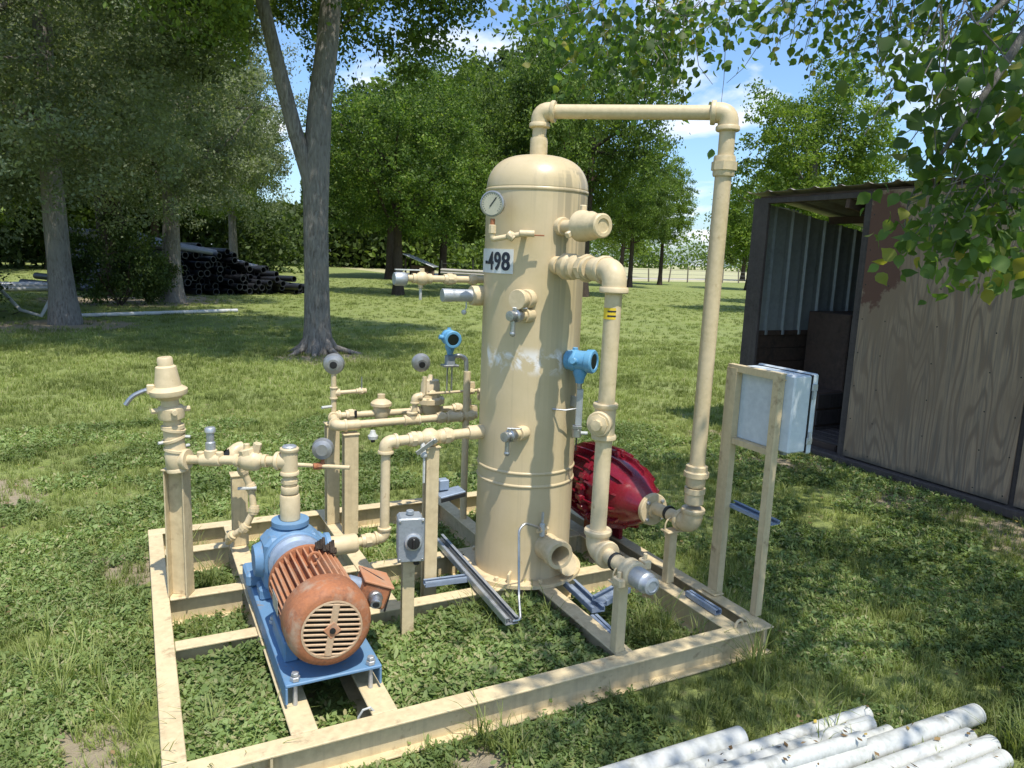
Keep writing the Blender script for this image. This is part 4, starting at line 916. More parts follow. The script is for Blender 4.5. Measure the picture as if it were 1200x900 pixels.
strut('strut_offcut', (1.715,.39,.108), (1.70,.18,.108), .03, .02, 'dark strut stub clipped along the beam behind the front pipe stand', 'strut', 'blue_grey')
strut('strut_offcut', (2.225,.375,.135), (2.222,.17,.135), .03, .02, 'dark strut stub clipped along the right hand skid beam', 'strut', 'blue_grey')
sn = empty('sensing_tube', (1.44,.60,.14), 'thin bent steel sensing tube looping down in front of the tank to the tray', 'tubing')
MB().tube(rounded([(1.60,.70,.42),(1.56,.62,.465),(1.47,.605,.505),(1.44,.60,.48),(1.41,.52,.22),(1.375,.43,.155),(1.34,.435,.152)], .035, 5), .0058, 8).build('tube', 'steel', sn)
q = Vector((1.635,.735,.405)); MB().cyl(q-Z*.03, q+Z*.03, .013, 8).build('valve_body', 'pvc', sn); MB().box(q+Z*.055, (.006,.012,.06)).build('handle', 'pvc', sn); MB().cyl(q-X*.03-Y*.01, q+X*.035+Y*.01, .010, 8).build('cross_stem', 'cream', sn)

# ------------------------------------------------------------------ control panel stand
ps = empty('panel_stand', (2.38,.24,TOP), 'open cream channel frame standing on the right beam holding the pale box', 'frame')
def chan(a, b, w, dep, open_dir, name='upright'):
    a, b = Vector(a), Vector(b); d = (b-a).normalized(); o_ = Vector(open_dir); s = d.cross(o_).normalized(); L = (b-a).length; c = (a+b)/2; k = MB()
    k.box(c, (L, w, .005), (d,s,o_)); 
    for sg in (-1,1): k.box(c+s*sg*(w/2-.0025)+o_*(dep/2+.0027), (L,.005,dep), (d,s,o_))
    return k.build(name, 'cream_beam', ps)
chan((2.37,.372,TOP+.002), (2.37,.372,1.20), .062, .03, X); chan((2.37,.112,TOP+.002), (2.37,.112,1.215), .034, .03, X)
chan((2.372,.40,1.200), (2.372,.09,1.200), .03, .03, X, 'top_rail'); chan((2.374,.338,.870), (2.374,.132,.870), .025, .03, X, 'lower_rail')
MB().box((2.36,.36,TOP+.006), (.06,.09,.008), None, .002).build('foot_plate', 'cream_beam', ps)
cbx = empty('control_box', (2.50,.21,.89), 'pale blue grey control box hung on the cream frame by the shed', 'control box')
MB().box((2.455,.20,1.045), (.10,.31,.33), None, .006).build('enclosure', 'box_grey', cbx); MB().box((2.522,.20,1.045), (.028,.325,.345), None, .006).build('door', 'box_grey', cbx)
MB().box((2.507,.20,1.045), (.004,.315,.335)).build('gasket', 'dark', cbx)
for z in (.93,1.16): MB().box((2.515,.0365,z), (.03,.008,.03), None, .002).build('latch', 'galv', cbx)
for z in (.95,1.13): MB().cyl((2.512,.034,z-.02), (2.512,.034,z+.02), .006, 8).build('hinge', 'galv', cbx)
MB().cyl((2.455,.30,.885), (2.455,.30,.84), .014, 8).build('conduit_stub', 'galv', cbx); MB().cyl((2.46,.12,.885), (2.46,.12,.855), .018, 8).build('conduit_stub', 'grey_cast', cbx)
strut('steel_strut', (2.43,.37,.553), (2.44,.105,.543), .06, .012, 'blue grey strut arm bolted across the cream frame below the pale box', 'strut', 'blue_grey')

# ------------------------------------------------------------------ white pipes on the grass
PV = [((1.80,-.42,.040),(1.0,-.40,.040),.038,'leftmost white pipe of the row in the front grass with a sleeved end'),
      ((2.345,-.50,.034),(1.0,-.462,.034),.029,'thin white pipe second from the left reaching farther back than its neighbour'),
      ((2.29,-.555,.045),(1.0,-.53,.045),.028,'white pipe with moss stained top next to the thin pipe'),
      ((2.33,-.605,.03),(1.1,-.595,.03),.026,'low white pipe half buried in grass in the middle of the row'),
      ((2.715,-.68,.045),(1.2,-.625,.045),.037,'longest fat white pipe of the row with a shadowed open end'),
      ((2.57,-.745,.035),(1.2,-.70,.035),.030,'stained white pipe directly in front of the longest fat one'),
      ((2.60,-.805,.036),(1.3,-.77,.036),.032,'white pipe lying second from the camera side of the row'),
      ((2.56,-.87,.035),(1.4,-.845,.035),.031,'white pipe nearest the camera with weeds over its end'),
      ((2.12,-.645,.088),(1.1,-.575,.092),.026,'short white pipe resting on top of the others')]
for a, b, r, lb in PV:
    a, b = Vector(a), Vector(b); t = empty('plastic_pipe', a, lb, 'pipe'); d = (b-a).normalized(); L = (b-a).length
    MB().lathe([(r*.86,.012),(r*.88,0),(r,0),(r,L),(r*.88,L)], a, d, 22).build('tube_wall', 'pvc', t); MB().lathe([(r*.87,.001),(r*.86,L-.01),(0,L-.01)], a, d, 18).build('bore', 'concrete', t)
    if r > .04: MB().lathe([(r*1.0,0),(r*1.1,.002),(r*1.1,.07),(r*1.0,.085)], a-d*.0015, d, 22).build('bell_end', 'pvc', t)

# ------------------------------------------------------------------ shed
SX = 5.32
sh = empty('open_shed', (SX, 1.5, 0), 'weathered plywood shed with a dark open doorway and tin roof', 'shed')
MB().box((SX+.02,1.385,1.19), (.016,1.355,2.20), None, .003).build('plywood_sheet', M['ply'], sh)
MB().box((SX+.024,.03,1.17), (.016,1.28,2.16), None, .003).build('plywood_sheet', M['ply'], sh)
MB().box((SX+.024,-1.28,1.17), (.016,1.25,2.16), None, .003).build('plywood_sheet', M['ply'], sh)
MB().box((SX+.06,.69,1.18), (.05,.09,2.26), None, .004).build('stud', 'board', sh)
MB().box((SX+.055,2.09,1.15), (.06,.09,2.28), None, .004).build('stud', 'board', sh)
MB().box((SX+.03,3.27,1.14), (.035,.19,2.30), None, .004).build('corner_board', 'board', sh)
MB().box((SX+.065,3.375,1.14), (.05,.035,2.30), None, .004).build('corner_board', 'board', sh)
MB().box((SX+.02,2.66,2.262), (.03,1.05,.045), None, .003).build('header', 'board', sh)
MB().box((SX+.03,.9,.045), (.12,4.9,.07), None, .01).build('bottom_rail', 'board', sh)
DEP = 3.0
for yy in (.74,.95,1.385,1.82,2.03):
    for zz in np.arange(.14, 2.28, .28): MB().cyl((SX+.0125,yy+.004*math.sin(zz*9),zz), (SX+.010,yy+.004*math.sin(zz*9),zz), .0055, 6, bev=0).build('nail_head', 'dark', sh, smooth=False)
def roofz(x): return 2.335 - (x-SX)*0.14
# side wall of ribbed sheet, inner face visible through the doorway
def ribbed(y, x0, x1, z0f, z1f, name, mat, rib=.23, hgt=.022, sgn=-1):
    k = MB(); n_ = int((x1-x0)/rib)
    for i in range(n_):
        a = x0+i*rib; seq = [(a,0),(a+rib*.36,0),(a+rib*.36+.015,.004),(a+rib*.55,.004),(a+rib*.55+.01,0),(a+rib*.78,0),(a+rib*.84,1),(a+rib*.92,1),(a+rib*.98,0),(a+rib,0)]
        xs = [q_[0] for q_ in seq]; hs = [(q_[1]*hgt if q_[1] == 1 else q_[1]) for q_ in seq]
        vs = []; 
        for x_, h_ in zip(xs, hs): vs += [(x_, y+sgn*h_, z0f), (x_, y+sgn*h_, z1f(x_))]
        fs = [(2*j, 2*j+1, 2*j+3, 2*j+2) for j in range(len(xs)-1)]
        MB().add(vs, fs).build('tin_sheet', mat, sh, ang=20)
ribbed(3.345, SX+.1, SX+DEP, .98, lambda x: roofz(x)-.06, 'tin_sheet', 'tin')
MB().box((SX+.1+1.4,3.35,1.0), (2.8,.03,.05), None, .003).build('girt', 'board_in', sh)
MB().box((SX+1.5,3.385,.5), (2.9,.012,1.02)).build('wall_backing', 'board_in', sh)
for i in range(7): MB().box((SX+1.5,3.365,.08+.139*i), (2.8,.022,.134), None, .004).build('wall_board', 'board_in', sh)
MB().box((SX+DEP,1.0,1.0), (.02,4.75,2.0)).build('back_wall', 'board_in', sh); MB().box((SX+DEP/2,-1.93,1.0), (DEP,.02,2.0)).build('side_wall', 'board_in', sh)
# corrugated roof: one mesh sheet per strip
for j in range(7):
    vs = []; fs = []; y0 = 3.43-.8*j; n_ = 40
    for i in range(n_+1):
        y_ = y0-.8*i/n_; h_ = .020*max(0, math.cos(2*math.pi*i/n_*3))**5
        for dz in (0, .002):
            vs += [(SX-.03+.004*(j % 2), y_, roofz(SX-.03)+h_+dz+.001*(j % 2)), (SX+DEP+.15, y_, roofz(SX+DEP+.15)+h_+dz+.001*(j % 2))]
    for i in range(n_):
        a = 4*i; b = 4*(i+1); fs += [(a, b, b+1, a+1), (a+2, a+3, b+3, b+2), (a, a+2, b+2, b), (a+1, b+1, b+3, a+3)]
    MB().add(vs, fs).build('roof_sheet', 'roof_tin', sh)
for x in (SX+.05, SX+1.0, SX+2.0, SX+2.9):
    MB().box((x,.75,roofz(x)-.055), (.04,5.1,.07), None, .003).build('purlin', 'board_in', sh)
for y in (2.3,1.2,0,-1.2): MB().box((SX+1.5,y,roofz(SX+1.5)-.13), (3.0,.04,.08), (Vector((1,0,-.14)).normalized(),Y,Vector((.14,0,1)).normalized()), .003).build('rafter', 'board_in', sh)
sheet('shed_floor', [(SX+.05,-1.9),(SX+DEP,-1.9),(SX+DEP,3.3),(SX+.05,3.3)], .006, 'board_in')
# dark clutter inside
for i, (x, y, z, sx, sy, sz, lb) in enumerate([(6.55,3.0,.62,.9,.5,1.22,'tall dark cabinet standing in the shed against the tin wall'), (5.95,2.95,.25,.45,.45,.48,'low brown crate on the shed floor by the corner'), (5.75,2.45,.06,.5,.35,.10,'flat dark plank bundle just inside the shed doorway')]):
    t = empty(('cabinet','crate','plank_bundle')[i], (x,y,z-sz/2), lb, ('cabinet','crate','planks')[i])
    MB().box((x,y,z), (sx,sy,sz), None, .01).build('body', 'board_in', t)
    if i < 2:
        for k in range(3): MB().box((x,y-sy/2-.008,z-sz/3+sz/3*k), (sx*.96,.014,sz*.29), None, .004).build('front_panel', 'board', t)
    else:
        for k in range(4): MB().box((x-.19+.125*k,y,z+.058+.004*k), (.11,.6,.018), None, .003).build('plank', 'board', t)

# ------------------------------------------------------------------ vegetation helpers
def np_mesh(name, verts, faces_flat, nper, mat):
    """mesh from numpy arrays, all faces with nper corners"""
    me = bpy.data.meshes.new(name); nv = len(verts); nf = len(faces_flat)//nper
    me.vertices.add(nv); me.vertices.foreach_set('co', np.asarray(verts, np.float32).ravel())
    me.loops.add(nf*nper); me.loops.foreach_set('vertex_index', np.asarray(faces_flat, np.int32))
    me.polygons.add(nf); me.polygons.foreach_set('loop_start', np.arange(0, nf*nper, nper, dtype=np.int32))
    me.polygons.foreach_set('loop_total', np.full(nf, nper, np.int32)); me.update(calc_edges=True)
    me.materials.append(M[mat] if isinstance(mat, str) else mat); return me
def leaf_cloud(centers, size, asp=0.55, droop=0.35, rg=rng):
    """one folded rhombic leaf per centre; size may be an array"""
    n_ = len(centers); size = np.broadcast_to(np.asarray(size, float), (n_,))
    d = rg.normal(size=(n_,3)); d[:,2] -= droop; d /= np.linalg.norm(d, axis=1)[:,None]
    u = rg.normal(size=(n_,3)); u -= d*(u*d).sum(1)[:,None]; u /= np.linalg.norm(u, axis=1)[:,None]
    w = np.cross(d, u); s = size[:,None]
    P = np.stack([centers-d*s*.5, centers+u*s*asp*.5+w*s*.06-d*s*.05, centers+d*s*.5, centers-u*s*asp*.5+w*s*.06-d*s*.05], 1)
    return P.reshape(-1,3), np.arange(n_*4)
def clumps(rx, ry, rz, nc, per, rad, rg, shell=0.45, flat=0.7, base=-0.75, pn=2.0):
    """leaf centres gathered in many small clumps spread through an uneven crown volume, hollow in places"""
    c = []
    holes = rg.normal(size=(6,3)); holes /= np.linalg.norm(holes, axis=1)[:,None]
    while len(c) < nc:
        p = rg.uniform(-1, 1, 3); q = (np.abs(p)**pn).sum()**(1/pn)
        if q > 1 or q < shell*rg.random(): continue
        if p[2] < base: continue
        lob = 0.80+0.20*math.sin(3.1*p[0]+5*p[1]+rx)+0.12*math.sin(7*p[0]-4*p[2])
        if q > lob: continue
        if any((p*h).sum() > 0.78 and rg.random() < 0.8 for h in holes): continue
        c.append(p)
    c = np.array(c)*np.array([rx,ry,rz])
    k = rg.integers(int(per*.5), int(per*1.5), nc); ctr = np.repeat(c, k, axis=0)
    r = rad*np.repeat(rg.uniform(.6, 1.3, nc), k)
    off = rg.normal(size=ctr.shape)*r[:,None]*np.array([.55,.55,.55*flat])
    return ctr+off, c
def limb(m, a, b, r0, r1, rg, seg=6, wob=.06, n=8):
    a, b = np.array(a, float), np.array(b, float); L = np.linalg.norm(b-a); P = []
    ph = rg.uniform(0, 6.28, 3)
    for i in range(seg+1):
        t = i/seg; P.append(a*(1-t)+b*t+np.sin(ph+t*np.array([4,5,3]))*wob*L*math.sin(math.pi*t)+np.array([0,0,-.05*L*math.sin(math.pi*t)]))
    m.tube([Vector(p) for p in P], [r0*(1-i/seg)+r1*(i/seg) for i in range(seg+1)], n)
    return P
def trunk_mesh(m, base, h, r, rg, lean=(0,0), n=14, flare=1.4, top=0.55):
    base = Vector(base); P = []; rs = []
    for i in range(13):
        t = i/12; z = h*t
        P.append(base+Vector((lean[0]*t+.04*math.sin(5*t+r*40)*h*.12, lean[1]*t+.04*math.cos(4*t)*h*.12, z-.05)))
        rs.append(r*(1+(flare-1)*math.exp(-z/(r*1.6)))*(1-(1-top)*t)*(1+.04*math.sin(i*2.3)))
    m.tube(P, rs, n); return P
TREES = []
CROWNS = {}
def crown_mesh(key, rx, ry, rz, nc, per, rad, leaf, mat, seed, **kw):
    if key not in CROWNS:
        rg = np.random.default_rng(seed); pts, c = clumps(rx, ry, rz, nc, per, rad, rg, **kw)
        v, f = leaf_cloud(pts, leaf*rg.uniform(.7, 1.3, len(pts)), rg=rg)
        CROWNS[key] = (np_mesh('crown', v, f, 4, mat), c)
    return CROWNS[key]
def tree(x, y, h, r, cz, key, rot, sc, label, bark='bark', lean=(0,0), trunk_h=None, group=None, fork=None, nl=9):
    t = empty('tree', (x, y, 0), label, 'tree', group); rg = np.random.default_rng(int(abs(x*31+y*17))+3)
    me, cc = CROWNS[key]; th = trunk_h or cz
    m = MB(); P = trunk_mesh(m, (x,y,0), th, r, rg, lean)
    o = bpy.data.objects.new('crown', me); COL.objects.link(o); o.parent = t; o.location = (lean[0]*.8, lean[1]*.8, cz); o.rotation_euler = (0,0,rot); o.scale = (sc[0], sc[1], sc[2])
    m.build('trunk', bark, t, ang=80)
    idx = rg.permutation(len(cc))[:nl*3]
    cr, sr = math.cos(rot), math.sin(rot); k = 0
    for i in idx:
        p = cc[i]*np.array(sc); q = Vector((x+lean[0]*.8+p[0]*cr-p[1]*sr, y+lean[1]*.8+p[0]*sr+p[1]*cr, cz+p[2]))
        if q.z < th*.55: continue
        s_ = P[int(rg.integers(6, 12))]
        lm = MB(); limb(lm, s_, q, r*.34, r*.06, rg); lm.build('limb', bark, t, ang=80); k += 1
        if k >= nl: break
    return t
crown_mesh('oak', 4.6,4.6,3.6, 1100, 100, .34, .088, 'leaf_oak', 11, base=-.97, pn=3.2)
crown_mesh('dark', 4.4,4.4,3.8, 760, 60, .40, .13, 'leaf_dark', 12)
crown_mesh('mid', 4.4,4.4,4.2, 820, 60, .36, .13, 'leaf_mid', 13)
crown_mesh('bright', 3.2,3.2,3.6, 560, 60, .30, .13, 'leaf_bright', 14)
crown_mesh('brightbig', 4.4,4.4,4.2, 900, 60, .38, .13, 'leaf_lush', 23)
crown_mesh('far', 4.5,4.5,4.6, 460, 42, .55, .27, 'leaf_mid', 15)
crown_mesh('farb', 4.5,4.5,4.6, 330, 40, .75, .26, 'leaf_bright', 16)
crown_mesh('fardark', 4.8,4.8,4.6, 560, 42, .55, .29, 'leaf_dark', 17)
crown_mesh('shrub', 1.5,1.2,1.3, 130, 60, .26, .09, 'leaf_dark', 18)
# the forked tree in the middle of the lawn is built on its own shape
t1 = empty('tree', (2.57,9.75,0), 'grey barked tree with a forked trunk standing alone on the lawn left of the tank', 'tree')
rg1 = np.random.default_rng(5)
m = MB()
P = [Vector((2.585,9.75,-.05)),Vector((2.57,9.75,.12)),Vector((2.565,9.75,.5)),Vector((2.56,9.75,1.2)),Vector((2.55,9.75,2.1)),Vector((2.56,9.75,2.9)),Vector((2.62,9.75,3.8)),Vector((2.74,9.76,4.7)),Vector((2.85,9.8,5.8)),Vector((2.9,9.9,7.2))]
m.tube(P, [.30,.245,.205,.19,.19,.205,.18,.165,.14,.09], 18)
for an, L in ((-12,.75),(25,.5),(200,.45),(250,.4),(300,.5),(100,.5),(150,.4)):
    u_ = Vector((math.cos(R(an)), math.sin(R(an)), 0)); m.tube([Vector((2.57,9.75,.28))+u_*.12, Vector((2.57,9.75,.10))+u_*.27, Vector((2.57,9.75,.02))+u_*(.27+L*.4), Vector((2.57,9.75,-.03))+u_*(.27+L*.8)], [.09,.06,.035,.012], 8)
m.build('trunk', 'bark', t1, ang=80)
m = MB(); m.tube([Vector(p) for p in ((2.54,9.75,2.2),(2.45,9.74,2.75),(2.24,9.72,3.4),(2.05,9.7,4.1),(1.90,9.7,4.7),(1.76,9.7,5.3),(1.6,9.7,6.3))], [.13,.125,.115,.11,.10,.09,.05], 14); m.build('limb', 'bark', t1, ang=80)
rgt = np.random.default_rng(21)
pts, cc = clumps(4.9, 4.3, 2.9, 1000, 110, .38, rgt, base=-.95)
ctr = np.array([2.2, 10.2, 6.9]); ctrs = pts+ctr
# foliage hangs lower away from the open gap between the two stems
keep = ~((np.abs(ctrs[:,0]-2.15-.10*(ctrs[:,1]-9.75)) < .50) & (ctrs[:,2] < 5.6)) & (ctrs[:,2] > 4.15+.25*np.sin(ctrs[:,0]*3)*np.sin(ctrs[:,1]*2))
v, f = leaf_cloud(ctrs[keep]-np.array([2.57,9.75,0]), .092*rgt.uniform(.7,1.3,keep.sum()), rg=rgt)
o = bpy.data.objects.new('crown', np_mesh('crown', v, f, 4, 'leaf_mid')); COL.objects.link(o); o.parent = t1
for i in range(60):
    q = cc[int(rgt.integers(len(cc)))]+ctr
    if q[2] < 5.4 or (i % 2 and q[0] < 3.0) or (not i % 2 and q[0] > 1.7) or i > 24: continue
    s_ = P[int(rgt.integers(7,10))] if i % 2 else Vector((1.7,9.7,5.6))
    lm = MB(); limb(lm, s_, q, .06, .012, rgt); lm.build('limb', 'bark', t1, ang=80)

tree(-1.25,14.9, 9,.23, 5.1,'oak', .3, (1.0,.92,.92), 'big grey leaved oak at the far left with a straight brown trunk', lean=(-.1,0), trunk_h=7.5, nl=14)
tree(-4.9,17.5, 9,.25, 4.9,'oak', 2.1, (1.1,1.0,1.05), 'grey leaved oak beyond the left edge of the lawn', trunk_h=7)
tree(-.35,24.0, 12,.42, 7.0,'dark', 1.0, (1.1,1.1,1.15), 'thick dark trunked tree behind the dark shrub at left', 'bark_dark', (-.7,0), 8, nl=8)
tree(1.0,21.0, 10,.26, 5.4,'oak', 4.0, (.74,.8,.95), 'tree with a short stout trunk in front of the black pipe pile', trunk_h=6, nl=10)
tree(3.9,32.3, 10,.20, 5.6,'mid', 0.4, (.66,.66,.85), 'slim tree right behind the black pipe pile', trunk_h=6)
tree(9.3,26.2, 10,.20, 5.0,'brightbig', 1.3, (.86,.9,.88), 'round bright crowned tree left of the tank with a dark slim trunk', 'bark_dark', trunk_h=5, nl=8)
tree(15.4,30.5, 11,.22, 6.4,'mid', 2.6, (1.05,1.05,1.2), 'leafy tree directly behind the tank', 'bark_dark', trunk_h=6, nl=8)
tree(18.2,26.6, 11,.24, 7.4,'mid', 5.0, (1.0,1.0,1.25), 'tall leafy tree with its trunk just right of the tank', 'bark_dark', trunk_h=7, nl=8)
tree(28.9,37.9, 9,.17, 5.5,'mid', 3.4, (.75,.75,.85), 'small lawn tree with thin dark trunk right of the riser', 'bark_dark', trunk_h=5, nl=5)
tree(35.5,43.2, 9,.17, 5.8,'bright', 0.9, (.9,.9,1.0), 'small yellow green tree near the wire fence left of the tall pipe', 'bark_dark', trunk_h=5, nl=5)
tree(21.2,16.9, 9,.18, 5.5,'bright', 2.2, (.95,.95,.95), 'sunlit yellow green tree rising behind the shed roof', trunk_h=6, nl=10)
tree(33.0,24.0, 8,.16, 4.4,'bright', 4.2, (.7,.7,.72), 'small bright tree peeking over the shed roof to the right', trunk_h=4, nl=4)
tree(42.2,22.0, 8,.2, 4.6,'far', 1.2, (.9,.9,.75), 'dark rounded tree beyond the shed at the right edge', trunk_h=4, nl=4)
tree(26.5,22.5, 8,.16, 4.0,'mid', 2.9, (.6,.6,.6), 'low green tree between the tall pipe and the shed corner', trunk_h=4, nl=4)
bg = [(1.2,45.0,'fardark',7.5,1.3,'tree standing behind the black pipe pile in the dark wood edge'),(14.3,42.9,'fardark',7.0,1.05,'dark tree between the forked trunk and the round crowned tree'),(1.0,52,'far',7.5,1.2,'broad tree at the wood edge above the pipe pile'),
      (18.8,45.3,'far',8.0,1.5,'tree in the wood edge just left of the tank top'),(25.2,47.7,'fardark',9.5,1.6,'tall dark tree behind the tank dome'),(-3.9,45.4,'far',7.0,1.3,'broad tree behind the left oaks'),
      (-9.6,40,'far',6.5,1.3,'tree beyond the left edge behind the oaks'),(0.5,62,'fardark',8,1.4,'tall dark tree deep behind the pipe pile'),(-9,60,'fardark',8,1.5,'far dark tree at the left edge'),
      (33,58,'far',6,1.0,'far tree right of the tank beyond the fence'),(48,66,'farb',5.5,.85,'pale tree across the field left of the tall pipe'),(38.5,37,'farb',5.0,.75,'bright tree between the tall pipe and the shed'),(62,62,'far',5.0,.9,'far tree across the road behind the tall pipe'),(56,44,'far',5,.9,'far round tree behind the sunlit one by the shed')]
for i, (x, y, key, cz, s_, lb) in enumerate(bg):
    tree(x, y, 12, .26, cz, key, i*1.7, (s_,s_,s_), lb, 'bark_dark', trunk_h=cz, nl=3)
def shrub(x, y, z, rot, s, label):
    t = empty('shrub', (x,y,0), label, 'shrub'); me, _ = CROWNS['shrub']
    o = bpy.data.objects.new('foliage', me); COL.objects.link(o); o.parent = t; o.location = (0,0,z); o.rotation_euler = (0,0,rot); o.scale = s
    rg = np.random.default_rng(int(abs(x)*10)); m = MB()
    for k in range(6): a = 6.28*k/6; limb(m, (x,y,-.02), (x+math.cos(a)*.6*s[0], y+math.sin(a)*.5*s[1], z), .03, .01, rg, n=5)
    m.build('stems', 'bark_dark', t)
shrub(-.35,19.9,1.15,.5,(.95,1,1.1),'dark shrub massed around the thick trunk left of the pipe pile')
shrub(.35,20.6,.8,2.5,(.6,.8,.7),'low dark shrub at the foot of the stout trunk')
shrub(-3.2,15.9,.75,1.5,(.9,.9,.75),'dark shrub left of the oak trunk among white poles')
shrub(-4.4,17.6,1.0,3.5,(1.1,.9,1.0),'dark shrub at the left edge of the photo')
# continuous wood far behind
def wood(name, p0, p1, depth, h, nleaf, leaf, mat, label):
    rg = np.random.default_rng(int(abs(p0[0])*7+nleaf)); p0 = np.array(p0, float); p1 = np.array(p1, float); d = p1-p0; L = np.linalg.norm(d); nrm = np.array([-d[1], d[0]])/L
    nc = nleaf//60; t = rg.random(nc); dep = rg.random(nc)*depth
    hh = h*(.62+.22*np.sin(t*L/4.7+1)+.16*np.sin(t*L/1.9))
    cz = rg.random(nc)**.8*hh; c = np.stack([p0[0]+d[0]*t+nrm[0]*dep, p0[1]+d[1]*t+nrm[1]*dep, cz], 1)
    q = np.repeat(c, 60, axis=0); q = q+rg.normal(size=q.shape)*np.array([.9,.9,.6])*leaf*3
    q[:,2] = np.abs(q[:,2]); hd_ = np.degrees(np.arctan2(q[:,0], q[:,1]+2.1)); q = q[~((np.abs(hd_-9.6) < 1.6) & (q[:,2] > 6.0))]
    v, f = leaf_cloud(q, leaf*rg.uniform(.6,1.4,len(q)), rg=rg)
    o = bpy.data.objects.new(name, np_mesh(name, v, f, 4, mat)); COL.objects.link(o)
    tag(o, label, 'woods', kind='stuff')
wood('distant_woods', (-55,62), (30,72), 14, 16, 90000, .62, 'leaf_dark', 'dark mass of woodland closing the view behind the pipe pile and tank')
wood('distant_woods', (-30,38), (10,50), 5, 5.5, 30000, .36, 'leaf_dark', 'low dark undergrowth behind the black pipe pile')
wood('distant_woods', (60,190), (300,120), 20, 13, 22000, 1.0, 'leaf_mid', 'pale far treeline beyond the dry field at right')
wood('distant_woods', (24,66), (62,100), 12, 10, 24000, .6, 'leaf_mid', 'wood edge behind the tank where the lawn meets the field')

# ------------------------------------------------------------------ overhanging tree at the right
ov = empty('tree', (7.1,-3.2,0), 'broad leaved tree whose leafy boughs hang over the shed at the top right', 'tree')
rgo = np.random.default_rng(77)
m = MB(); PT = trunk_mesh(m, (7.1,-3.2,0), 4.2, .24, rgo, (-.5,.3)); m.build('trunk', 'bark', ov, ang=80)
boughs = []
for a_, b_ in [((6.9,-3.05,2.8),(3.4,-1.4,3.7)),((6.8,-3.0,3.3),(5.0,1.2,4.0)),((6.8,-3.0,3.6),(1.9,-1.4,4.0)),((6.7,-2.9,4.0),(6.5,2.5,4.6)),((6.7,-2.9,4.0),(3.6,.4,4.1)),((6.7,-3,3.9),(4,-3.4,4.6)),((4.6,-1.9,3.6),(2.75,-.62,2.75)),((3.6,0.4,4.1),(3.2,1.6,3.4)),((5.0,1.2,4.0),(3.9,1.6,3.35)),((3.4,-1.4,3.7),(3.0,-.6,3.2)),((2.75,-.62,2.75),(2.45,-.43,2.05)),((2.75,-.62,2.75),(2.72,-.50,1.85)),((3.0,-.6,3.2),(2.35,-.50,2.35))]:
    lm = MB(); r0 = .075 if a_[0] > 6 else .022; pp = limb(lm, a_, b_, r0, .007, rgo, 8, .04, 7); lm.build('bough', 'bark', ov, ang=80); boughs.append(pp)
# shade canopy out of clumps
cl_ = []
while len(cl_) < 900:
    x = rgo.uniform(1.2, 8.2); y = rgo.uniform(-4.5, 1.7); z = rgo.uniform(3.45, 5.4)
    ys = y+(z-3.8)*.466
    if x < 2.75 and not (-2.05 < ys < -1.1 and x > 1.35): continue
    if x >= 2.75 and not (-3.6 < ys < 1.0): continue
    if 2.75 < x < 6 and ys < -2.3 and rgo.random() < .5: continue
    if math.sin(x*2.3+1)*math.sin(ys*2.9) > .45: continue
    cl_.append((x, y, z))
cl_ = np.array(cl_); k_ = rgo.integers(20, 52, len(cl_)); q = np.repeat(cl_, k_, axis=0); q = q+rgo.normal(size=q.shape)*np.array([.19,.19,.13])
v, f = leaf_cloud(q, .062*rgo.uniform(.7,1.3,len(q)), asp=.8, rg=rgo)
o = bpy.data.objects.new('crown', np_mesh('crown', v-np.array([7.1,-3.2,0]), f, 4, 'leaf_near')); COL.objects.link(o); o.parent = ov
# individually shaped broad leaves on the boughs that hang into view
def broad_leaves(P, size, rg, out):
    """ovate pointed leaf: 8 outline points folded along a midrib"""
    prof = [(0,0),(.18,.30),(.45,.44),(.70,.33),(.88,.14),(1.08,0)]
    n_ = len(P)
    vs = np.zeros((n_, 10, 3)); d = rg.normal(size=(n_,3))*.75; d[:,2] -= .75; d /= np.linalg.norm(d, axis=1)[:,None]
    u = rg.normal(size=(n_,3)); u -= d*(u*d).sum(1)[:,None]; u /= np.linalg.norm(u, axis=1)[:,None]; w = np.cross(d, u)
    s = (size*rg.uniform(.65,1.2,n_))[:,None]
    order = [(0,0,0)]+[(a, b, 1) for a, b in prof[1:5]]+[(1.08,0,0)]+[(a, -b, 1) for a, b in prof[4:0:-1]]
    for i, (a, b, e) in enumerate(order): vs[:,i] = P+d*s*a+u*s*b+w*s*(abs(b)*.30-.10*a*a)
    f = []
    base = np.arange(n_)*10
    quads = [(0,1,9,9),(1,2,8,9),(2,3,7,8),(3,4,6,7),(4,5,6,6)]
    tri = np.concatenate([np.stack([base+a, base+b, base+c], 1) for a, b, c in ((0,1,9),(1,2,8),(1,8,9),(2,3,7),(2,7,8),(3,4,6),(3,6,7),(4,5,6))])
    return vs.reshape(-1,3), tri.ravel()
def spray(centers, per, spread, size, name, mat='leaf_near', twig=True):
    q = np.repeat(np.array(centers, float), per, axis=0); q = q+rgo.normal(size=q.shape)*np.array(spread)
    v, f = broad_leaves(q, size, rgo, None); me = np_mesh(name, v-np.array([7.1,-3.2,0]), f, 3, mat); o = bpy.data.objects.new(name, me); COL.objects.link(o); o.parent = ov
    if twig:
        m = MB()
        for c in centers:
            c = np.array(c)
            for k in range(3): limb(m, c+np.array([.05,0,.22])+rgo.normal(size=3)*.03, c+rgo.normal(size=3)*np.array(spread)*1.3+np.array([0,0,-.05]), .003, .0015, rgo, 4, .05, 5)
        m.build('twigs', 'bark', ov)
